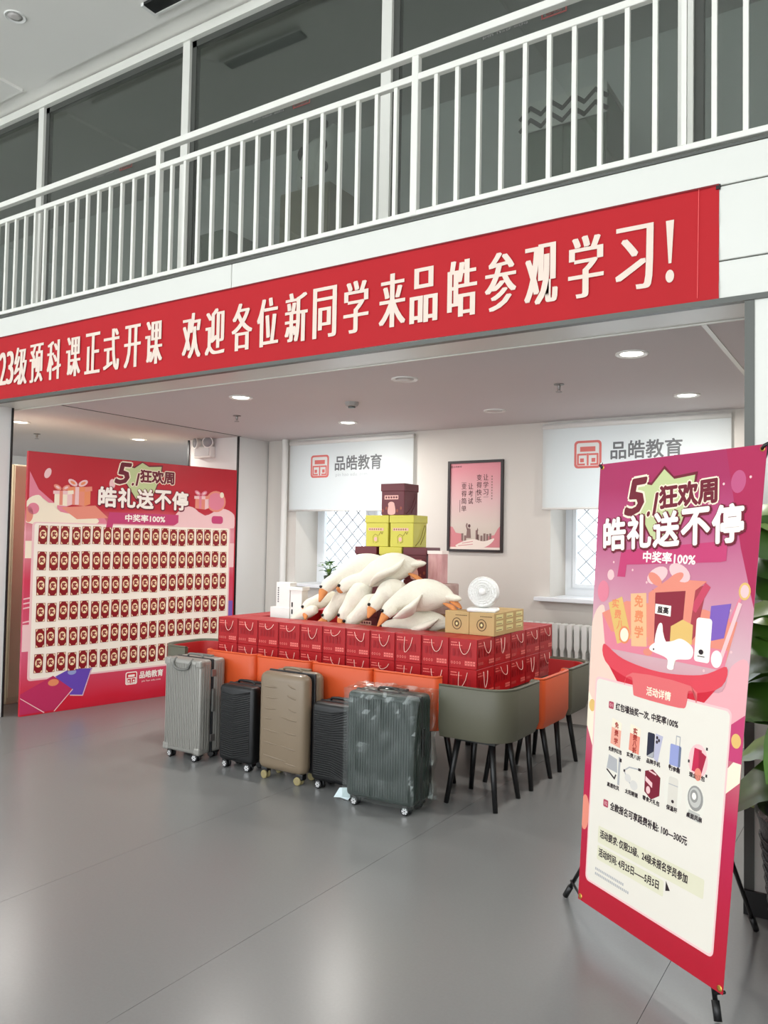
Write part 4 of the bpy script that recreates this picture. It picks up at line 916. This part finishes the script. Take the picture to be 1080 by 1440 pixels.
for i in range(5):
    a = 2 * PI * i / 5; bm = bmesh.new(); q = [(.02 * math.cos(a), .02, .02 * math.sin(a)), (.085 * math.cos(a), .012, .085 * math.sin(a)), (.085 * math.cos(a + .7), .03, .085 * math.sin(a + .7)), (.02 * math.cos(a + .9), .03, .02 * math.sin(a + .9))]
    vs = [bm.verts.new(v) for v in q]; bm.faces.new(vs); r = bmesh.ops.extrude_face_region(bm, geom=list(bm.faces)); bmesh.ops.translate(bm, verts=[v for v in r['geom'] if isinstance(v, bmesh.types.BMVert)], vec=(0, .002, 0))
    ob('blade', mesh_of(bm, mat('translucent white blade', (214, 214, 210), .4)), h)

# ---------------------------------------------------------------- white cartons by the plant window
M_wc = mat('white carton card', (232, 230, 224), .55, var=.02)
def wcarton(lb, px0, px1, y, z0_, z1_, d=.16, lid=False, marks=True):
    x0, x1 = at(px0, 850, 'y', y).x, at(px1, 850, 'y', y).x
    t = thing('white_carton', lb, 'box', (x0, y, z0_), 0, 'white cartons beside the geese'); w_ = x1 - x0; h_ = z1_ - z0_
    ob('carton', boxmesh(M_wc, 0, w_, 0, d, 0, h_, bev=.003, seg=1), t)
    if lid: ob('lid', boxmesh(M_wc, -.012, w_ + .012, -.008, d + .008, h_ - .03, h_ - .0, bev=.003, seg=1), t)
    A = Art(.0004)
    if marks:
        for i in range(7): A.rect(w_ * .12, h_ * .2 + i * h_ * .09, w_ * .12 + .014, h_ * .2 + i * h_ * .09 + h_ * .06, M_ink if lid else M_lgrey, 1)
    A.build('front_print', t)
yw = 4.93; zc_ = TZ; zz = lambda py: at(395, py, 'y', yw).z
wcarton('white carton at the prize-board end carrying a smaller white carton', 380, 407, yw, zc_, zz(854), .10)
wcarton('small white carton stacked on another near the plant window', 388, 407, yw + .01, zz(854), zz(819), .09)
wcarton('white lidded carton with black letters beside the plush geese', 408, 424, yw, zc_, zz(824), .08, True)

# ---------------------------------------------------------------- suitcases
def suitcase(label, x0, x1, y0, d, h, m, style, rz=0, wheel_m=None, handle_m=None, zb=.05, rad=.03):
    w_ = x1 - x0
    t = thing('suitcase', label, 'suitcase', ((x0 + x1) / 2, y0 + d / 2, 0), rz, 'suitcases lined up before the chairs')
    hw, hd = w_ / 2, d / 2; hm = handle_m or M_black
    for nm, a, b in (('front_shell', -hd, -.008), ('rear_shell', .008, hd)):
        bm = bmesh.new(); bx(bm, -hw, hw, a, b, zb, h, bev=min(rad, .45 * (b - a)), seg=4); ob(nm, mesh_of(bm, m, .7), t)
    bm = bmesh.new(); bx(bm, -hw - .001, hw + .001, -.008, .008, zb - .001, h + .001, bev=.006, seg=2); ob('seam_frame', mesh_of(bm, mat('dark seam', (40, 40, 42), .4)), t)
    bm = bmesh.new()
    if style in ('ribs', 'fineribs'):
        n = 19 if style == 'ribs' else 24
        for i in range(n):
            x = -hw + rad + (w_ - 2 * rad) * i / (n - 1)
            bx(bm, x - .0045, x + .0045, -hd - .004, -hd + .01, zb + .03, h - .03)
            bx(bm, x - .0045, x + .0045, hd - .01, hd + .004, zb + .03, h - .03)
        for k in range(4):
            for s in (-1, 1):
                for y in (-hd + .035 + k * .023, hd - .035 - k * .023):
                    if abs(y) < .02: continue
                    bx(bm, s * hw - .004, s * hw + .004, y - .005, y + .005, zb + .03, h - .03)
    elif style in ('diag', 'hstripe'):
        n = 30
        for i in range(n):
            z = zb + .04 + (h - zb - .08) * i / n
            if style == 'hstripe': P = [(-hw + .03, z), (-.02, z - .01), (hw - .03, z + .03)]
            else: P = [(-hw + .03, z), (.01, z), (hw - .03, z + .10 * (i / n - .5))]
            P = [(x, max(zb + .03, min(h - .03, zz_))) for x, zz_ in P]
            tube(bm, [(x, -hd - .0005, zz_) for x, zz_ in P], .0045, 5)
    elif style == 'wave':
        for i, (z, xa, xb_, tl) in enumerate([(.60, -.16, -.02, 0), (.63, .05, .13, -.35), (.53, -.14, -.02, 0), (.56, .05, .14, -.25), (.46, -.17, -.03, 0), (.475, .06, .14, -.2), (.42, -.02, .17, -.10), (.40, -.18, -.06, -.05), (.33, -.18, .0, -.10), (.325, .02, .175, -.06), (.25, -.18, .0, -.1), (.235, .0, .175, -.1), (.165, -.18, .06, -.1), (.13, .04, .17, -.06)]):
            P = [(xa + (xb_ - xa) * k / 5, z + tl * (xb_ - xa) * k / 5 - .004 * math.sin(k / 5 * PI)) for k in range(6)]
            fy = lambda x: -hd + .001 + (rad - math.sqrt(max(0, rad ** 2 - max(0, abs(x) - (hw - rad)) ** 2)) if abs(x) > hw - rad else 0)
            tube(bm, [(x, fy(x), zz_) for x, zz_ in P], [.001, .005, .006, .006, .005, .001], 6)
    ob('shell_ridges', mesh_of(bm, m, .6), t, kind='stuff')
    # top carry handle with its seat, telescopic handle plate
    bm = bmesh.new(); tube(bm, spline([(-.075, 0, h + .002), (-.06, -.004, h + .018), (0, -.006, h + .022), (.06, -.004, h + .018), (.075, 0, h + .002)], 4, False), .008, 8); ob('carry_handle', mesh_of(bm, hm, True), t)
    bm = bmesh.new(); bx(bm, -.085, .085, hd - .055, hd - .02, h - .004, h + .012, bev=.006); ob('telescopic_handle', mesh_of(bm, hm), t)
    bm = bmesh.new(); bx(bm, hw - .004, hw + .012, -.012, .012, h * .48, h * .48 + .16, bev=.005); ob('side_handle', mesh_of(bm, hm), t)
    if style in ('ribs',):
        bm = bmesh.new(); tube(bm, spline([(-.08, -hd + .02, h + .002), (-.08, -hd - .012, h - .03), (-.06, -hd - .014, h - .062), (0, -hd - .014, h - .074), (.06, -hd - .014, h - .062), (.08, -hd - .012, h - .03), (.08, -hd + .02, h + .002)], 4, False), .008, 6); ob('front_handle', mesh_of(bm, hm, True), t)
        for z in (zb + .08, h - .12): ob('latch', boxmesh(M_chrome, hw - .002, hw + .008, -.02, .02, z, z + .05, bev=.003), t)
        for sx_ in (-1, 1):
            for z0_, z1_ in ((zb - .002, zb + .055), (h - .055, h + .002)):
                ob('corner_guard', boxmesh(m, sx_ * hw - (.055 if sx_ > 0 else .004), sx_ * hw + (.004 if sx_ > 0 else .055), -hd - .006, -hd + .05, z0_, z1_, bev=.015), t)
    wm = wheel_m or M_black; rw = .026
    for sx_ in (-1, 1):
        for sy in (-1, 1):
            cx, cy = sx_ * (hw - .045), sy * (hd - .045)
            bm = bmesh.new(); bx(bm, cx - .026, cx + .026, cy - .024, cy + .024, .032, zb + .012, bev=.008); a = ob('wheel_housing', mesh_of(bm, M_black), t)
            for k in (-1, 1):
                bm = bmesh.new(); lathe(bm, [(rw * .8, -.008), (rw, -.005), (rw, .005), (rw * .8, .008)], 18, axis='y'); wl = ob('wheel', mesh_of(bm, wm, .5), t, (cx - .01 * sx_, cy + k * .016 + (-.012), rw), (0, 0, .1 * sx_))
                if sy < 0 and k < 0:
                    A = Art(.0085, step=.0003)
                    if wm is M_black:
                        for j in range(6): c_ = j * PI / 3; A.poly([(.005 * math.cos(c_ - .6), .005 * math.sin(c_ - .6)), (.019 * math.cos(c_ - .35), .019 * math.sin(c_ - .35)), (.019 * math.cos(c_ + .35), .019 * math.sin(c_ + .35)), (.005 * math.cos(c_ + .6), .005 * math.sin(c_ + .6))], mat('silver spoke', (214, 214, 214), .3, metal=.3), 1)
                    else: A.poly(ell(0, 0, .012, .012), mat('tan hub', (150, 136, 100), .5), 1)
                    A.build('hub_spokes', wl)
    return t
M_sil = mat('silver grey aluminium', (150, 148, 142), .36, metal=.25, spec=.5); M_bk = mat('black suitcase shell', (15, 16, 18), .42, spec=.5)
M_tan = mat('champagne suitcase shell', (128, 112, 92), .38, spec=.5, coat=.1); M_grn = mat('dark green suitcase shell', (30, 43, 39), .4, spec=.5)
suitcase('large silver grey ribbed suitcase next to the prize board', -4.385, -4.03, 3.965, .245, .70, M_sil, 'ribs', 0, handle_m=mat('grey handle', (110, 110, 106), .4), rad=.022)
suitcase('small black suitcase between the silver and champagne ones', -3.885, -3.575, 4.0, .21, .56, M_bk, 'hstripe', 0)
suitcase('champagne suitcase with wavy ridges between two black ones', -3.505, -3.12, 3.965, .235, .69, M_tan, 'wave', 0, wheel_m=mat('tan wheel', (150, 138, 96), .5), handle_m=M_tan, rad=.075, zb=.06)
suitcase('small black suitcase with slanted ridges beside the plastic-wrapped one', -3.09, -2.785, 4.0, .21, .535, M_bk, 'diag', 0)
gs = suitcase('dark green suitcase wrapped in clear plastic beside the olive chair', -2.735, -2.285, 3.885, .225, .665, M_grn, 'fineribs', .04)
M_film = mixmat('clear plastic film', ('ShaderNodeBsdfTransparent', (.93, .96, .95), 0), ('ShaderNodeBsdfGlossy', (.9, .95, .92), .18), .09)
bm = bmesh.new(); bx(bm, -.232, .238, -.125, .12, .045, .685)
bmesh.ops.subdivide_edges(bm, edges=list(bm.edges), cuts=22, use_grid_fill=True)
for v in bm.verts:
    c = v.co; nz = noise.noise(Vector((c.x * 9, c.y * 9, c.z * 5))); n2 = noise.noise(Vector((c.x * 30, c.y * 30 + 5, c.z * 12)))
    amp = .006 + .016 * max(0, (c.z - .50) / .19) + (.016 if c.x > .2 else 0)
    d = Vector((c.x * .4, c.y, 0)); d = d.normalized() if d.length > 1e-4 else Vector((0, 0, 1))
    v.co = c + d * abs(nz) * amp * 1.6 + d * n2 * amp * .5 + Vector((0, 0, .01 * n2 if c.z > .6 else 0))
    if c.x > .23 and c.z > .42: v.co.x += .025 * (c.z - .42) / .25
ob('plastic_film', mesh_of(bm, M_film), gs)
# stray paper and crumb under the cases
bm = bmesh.new(); q = [(-.055, -.02, .001), (.0, -.03, .012), (.05, -.02, .002), (.055, .03, .03), (.005, .03, .055), (-.05, .03, .045)]
vs = [bm.verts.new(v) for v in q]; bm.faces.new((vs[0], vs[1], vs[4], vs[5])); bm.faces.new((vs[1], vs[2], vs[3], vs[4]))
r = bmesh.ops.extrude_face_region(bm, geom=list(bm.faces)); bmesh.ops.translate(bm, verts=[v for v in r['geom'] if isinstance(v, bmesh.types.BMVert)], vec=(0, .003, .001))
ob('paper_sheet', mesh_of(bm, mat('white crumpled paper', (225, 240, 244), .7)), None, (-2.80, 3.955, 0), label='crumpled white paper on the floor beside the wrapped suitcase', cat='paper')

# ---------------------------------------------------------------- potted plants
M_soil = mat('dark soil', (46, 36, 28), .95, var=.3, vscale=40)
def leaf_mesh(L_, W_, m, droop, fold=.25, n=9):
    bm = bmesh.new(); rows = []
    for i in range(n + 1):
        t_ = i / n; wd = W_ * (math.sin(PI * min(1, t_ ** .75)) ** .8) * .5 if 0 < t_ < 1 else .0015
        x = L_ * t_; z = -droop * t_ * t_ * L_
        row = [bm.verts.new((x, s * wd, z + abs(s) * wd * fold + .006 * math.sin(t_ * 18) * abs(s))) for s in (-1, -.5, 0, .5, 1)]
        rows.append(row)
    for a, b in zip(rows, rows[1:]):
        for j in range(4): bm.faces.new((a[j], a[j + 1], b[j + 1], b[j]))
    return mesh_of(bm, m, True)
M_leaf = mat('glossy green leaf', (74, 118, 36), .32, rgb2=(34, 72, 20), vscale=7, spec=.5); M_leaf2 = mat('fresh green leaf', (136, 168, 58), .35, rgb2=(70, 116, 30), vscale=7, spec=.5)
M_stem = mat('green stalk', (84, 116, 50), .5)
pp = Vector((-.115, 3.27, 0))
t = thing('potted_plant', 'tall broad-leaved green plant in a black woven pot behind the banner stand', 'plant', pp)
bm = bmesh.new(); lathe(bm, [(.001, .0), (.235, .0), (.245, .03), (.300, .50), (.31, .56), (.325, .60), (.315, .615), (.29, .60), (.28, .54), (.001, .54)], 36); ob('pot', mesh_of(bm, mat('black woven pot', (20, 20, 22), .3, spec=.6, bump=.6, bscale=90), .8), t)
bm = bmesh.new()
for k in range(13):
    z = .05 + k * .038; rr = .246 + .055 * (z - .03) / .47
    tube(bm, [((rr + .003) * math.cos(2 * PI * i / 36), (rr + .003) * math.sin(2 * PI * i / 36), z + .004 * (i % 2)) for i in range(37)], .006, 5)
ob('woven_bands', mesh_of(bm, mat('black woven pot', (20, 20, 22), .3), True), t)
bm = bmesh.new(); lathe(bm, [(.001, .541), (.278, .541), (.278, .55), (.001, .56)], 24); ob('soil', mesh_of(bm, M_soil), t)
RL = random.Random(5)
lm = [leaf_mesh(.40, .23, M_leaf, .45), leaf_mesh(.37, .21, M_leaf2, .55), leaf_mesh(.39, .24, M_leaf, .65)]
leaves = [(2.75, .80, .10, 1), (2.95, .92, .20, 0), (2.75, 1.08, .15, 2), (3.1, 1.18, .3, 0), (2.75, 1.28, .3, 1), (2.9, 1.40, .35, 2), (3.1, 1.52, .5, 0), (2.75, 1.60, .6, 1), (2.75, 1.0, .2, 0), (3.15, .72, -.1, 2), (2.75, 1.45, .5, 0), (2.8, .70, -.2, 1), (-.6, 1.0, .3, 1), (-1.0, 1.25, .4, 0), (-.2, 1.1, .4, 0), (.3, 1.3, .6, 2), (.3, 1.0, .4, 0), (-.4, 1.5, .7, 2), (-1.2, .8, .2, 1), (.1, .75, .0, 2), (-1.5, 1.1, .35, 0), (-2.0, .95, .3, 2), (-1.8, 1.35, .7, 1), (-.8, .75, .1, 0), (2.75, 1.2, .5, 2), (3.05, 1.0, .05, 2), (2.75, 1.15, 0, 0)]
for az, hz, pt, k in leaves:
    d = Vector((math.cos(az), math.sin(az), 0)); a = Vector((0, 0, .545)) + d * .05; b = d * (.12 + .04 * RL.random()) + Vector((0, 0, hz))
    bm = bmesh.new(); tube(bm, spline([tuple(a), tuple(a.lerp(b, .5) + Vector((0, 0, .06)) - d * .03), tuple(b)], 5, False), .006, 6); s_ = ob('stalk', mesh_of(bm, M_stem, True), t)
    ob('leaf', lm[k], s_, b, ((-.7 if az > 2 else .3) + RL.uniform(-.3, .3), -pt, az))
sp = at(466, 806, 'y', 6.90)
t = thing('sill_plant', 'small green houseplant on the window sill behind the geese', 'plant', (sp.x, 6.86, ZSILL))
bm = bmesh.new(); lathe(bm, [(.001, 0), (.045, 0), (.06, .085), (.052, .088), (.048, .07), (.001, .07)], 20); ob('pot', mesh_of(bm, mat('dark green pot', (62, 74, 58), .4), .6), t)
sl = [leaf_mesh(.10, .055, M_leaf2, .5, n=6), leaf_mesh(.09, .05, M_leaf, .6, n=6)]
for k in range(18):
    az = k * 2.4; hz = .12 + .10 * RL.random(); d = Vector((math.cos(az), math.sin(az), 0)); b = d * (.02 + .03 * RL.random()) + Vector((0, 0, hz))
    bm = bmesh.new(); tube(bm, [Vector((0, 0, .06)), b], .0025, 5); s_ = ob('stalk', mesh_of(bm, M_stem, True), t); ob('leaf', sl[k % 2], s_, b, (0, -.5 - .4 * RL.random(), az))

# ---------------------------------------------------------------- things behind the upstairs glass
M_sage = mat('sage cabinet paint', (112, 128, 108), .6, var=.06); M_dkc = mat('dark chair cloth', (52, 54, 54), .8); M_bei = mat('beige cabinet', (150, 142, 112), .6)
ZU = 3.33
def cabinet(lb, x0, x1, y0, d, h, m, nd=2):
    t = thing('cabinet', lb, 'cabinet', ((x0 + x1) / 2, y0, ZU)); hw = (x1 - x0) / 2
    ob('body', boxmesh(m, -hw, hw, 0, d, 0, h, bev=.004, seg=1), t)
    for k in range(nd):
        a = -hw + .01 + k * 2 * hw / nd; dd = ob('door', boxmesh(m, a, a + 2 * hw / nd - .02, -.018, 0, .05, h - .03, bev=.003, seg=1), t)
        ob('handle', boxmesh(M_chrome, a + .03, a + .045, -.035, -.018, h * .5, h * .5 + .1), dd)
cabinet('olive cabinet upstairs carrying the spotted figurine', -5.2, -4.58, 6.05, .45, 1.70, M_bei)
an = thing('spotted_figurine', 'white figurine with black spots upstairs on the olive cabinet', 'figurine', (-4.82, 6.24, ZU + 1.712))
M_wf = mat('figurine white', (240, 238, 232), .5)
bm = bmesh.new(); loft(bm, [(-.17, 0, .0), (-.17, 0, .12), (-.10, 0, .30), (0, 0, .44), (.10, 0, .50)], [.10, .15, .17, .15, .05], 18, 18, .8); loft(bm, [(.02, 0, .0), (.05, 0, .25), (.10, 0, .52), (.15, 0, .66)], [.13, .14, .11, .03], 18, 16, .8); ob('body', mesh_of(bm, M_wf, True), an)
for x, z, a, b in ((-.13, .37, .075, .085), (-.13, .16, .04, .06), (.12, .40, .03, .05), (.12, .18, .045, .06), (.14, .60, .02, .04)):
    bm = bmesh.new(); lathe(bm, [(a, 0), (a * .9, -.01), (.001, -.012)], 18, axis='y'); o = ob('spot', mesh_of(bm, M_ink, True), an, (x, -.135, z), (0, 0, .25)); o.scale = (1, 1, b / a)
cabinet('sage green cabinet upstairs under the zigzag patterned runner', -2.56, -1.88, 6.05, .45, 1.82, M_sage)
rn = thing('zigzag_runner', 'black and white zigzag cloth runner on the sage cabinet upstairs', 'cloth', (-2.22, 6.02, ZU + 1.822))
ob('cloth', boxmesh(M_wf, -.36, .36, -.015, .47, 0, .012), rn); ob('front_drop', boxmesh(M_wf, -.36, .36, -.03, -.019, -.23, .012), rn)
A = Art(.031)
for k in range(2): A.line([(-.36 + i * .09, -.03 - k * .10 + (.0 if i % 2 else -.075)) for i in range(9)], .034, M_ink, 1)
A.build('zigzag_print', rn)
cabinet('tall grey green cabinet upstairs near the left glass panes', -7.0, -6.3, 6.4, .5, 1.7, M_sage, 2)
cabinet('low dark cabinet upstairs behind the middle panes', -3.9, -3.0, 6.5, .5, 1.0, M_dkc, 3)
for x, y, lb in ((-6.0, 5.7, 'dark upstairs office chair beside the olive cabinet'), (-3.45, 5.75, 'dark upstairs office chair before the low cabinet'), (-1.55, 5.8, 'dark upstairs office chair beside the sage cabinet')):
    t = thing('office_chair', lb, 'chair', (x, y, ZU), .3)
    ob('seat', boxmesh(M_dkc, -.24, .24, -.24, .24, .42, .50, bev=.03), t); ob('backrest', boxmesh(M_dkc, -.23, .23, .20, .27, .55, 1.15, bev=.03), t)
    bm = bmesh.new(); cyl(bm, (0, 0, .06), (0, 0, .43), .03); ob('gas_column', mesh_of(bm, M_black), t)
    bm = bmesh.new(); tube(bm, [(0, .18, .46), (0, .30, .5), (0, .27, .75)], .02, 6); ob('back_bracket', mesh_of(bm, M_black), t)
    for k in range(5): a = k * 2 * PI / 5; bm = bmesh.new(); tube(bm, [(0, 0, .08), (.28 * math.cos(a), .28 * math.sin(a), .03)], [.025, .03], 6); ob('foot_arm', mesh_of(bm, M_black), t)
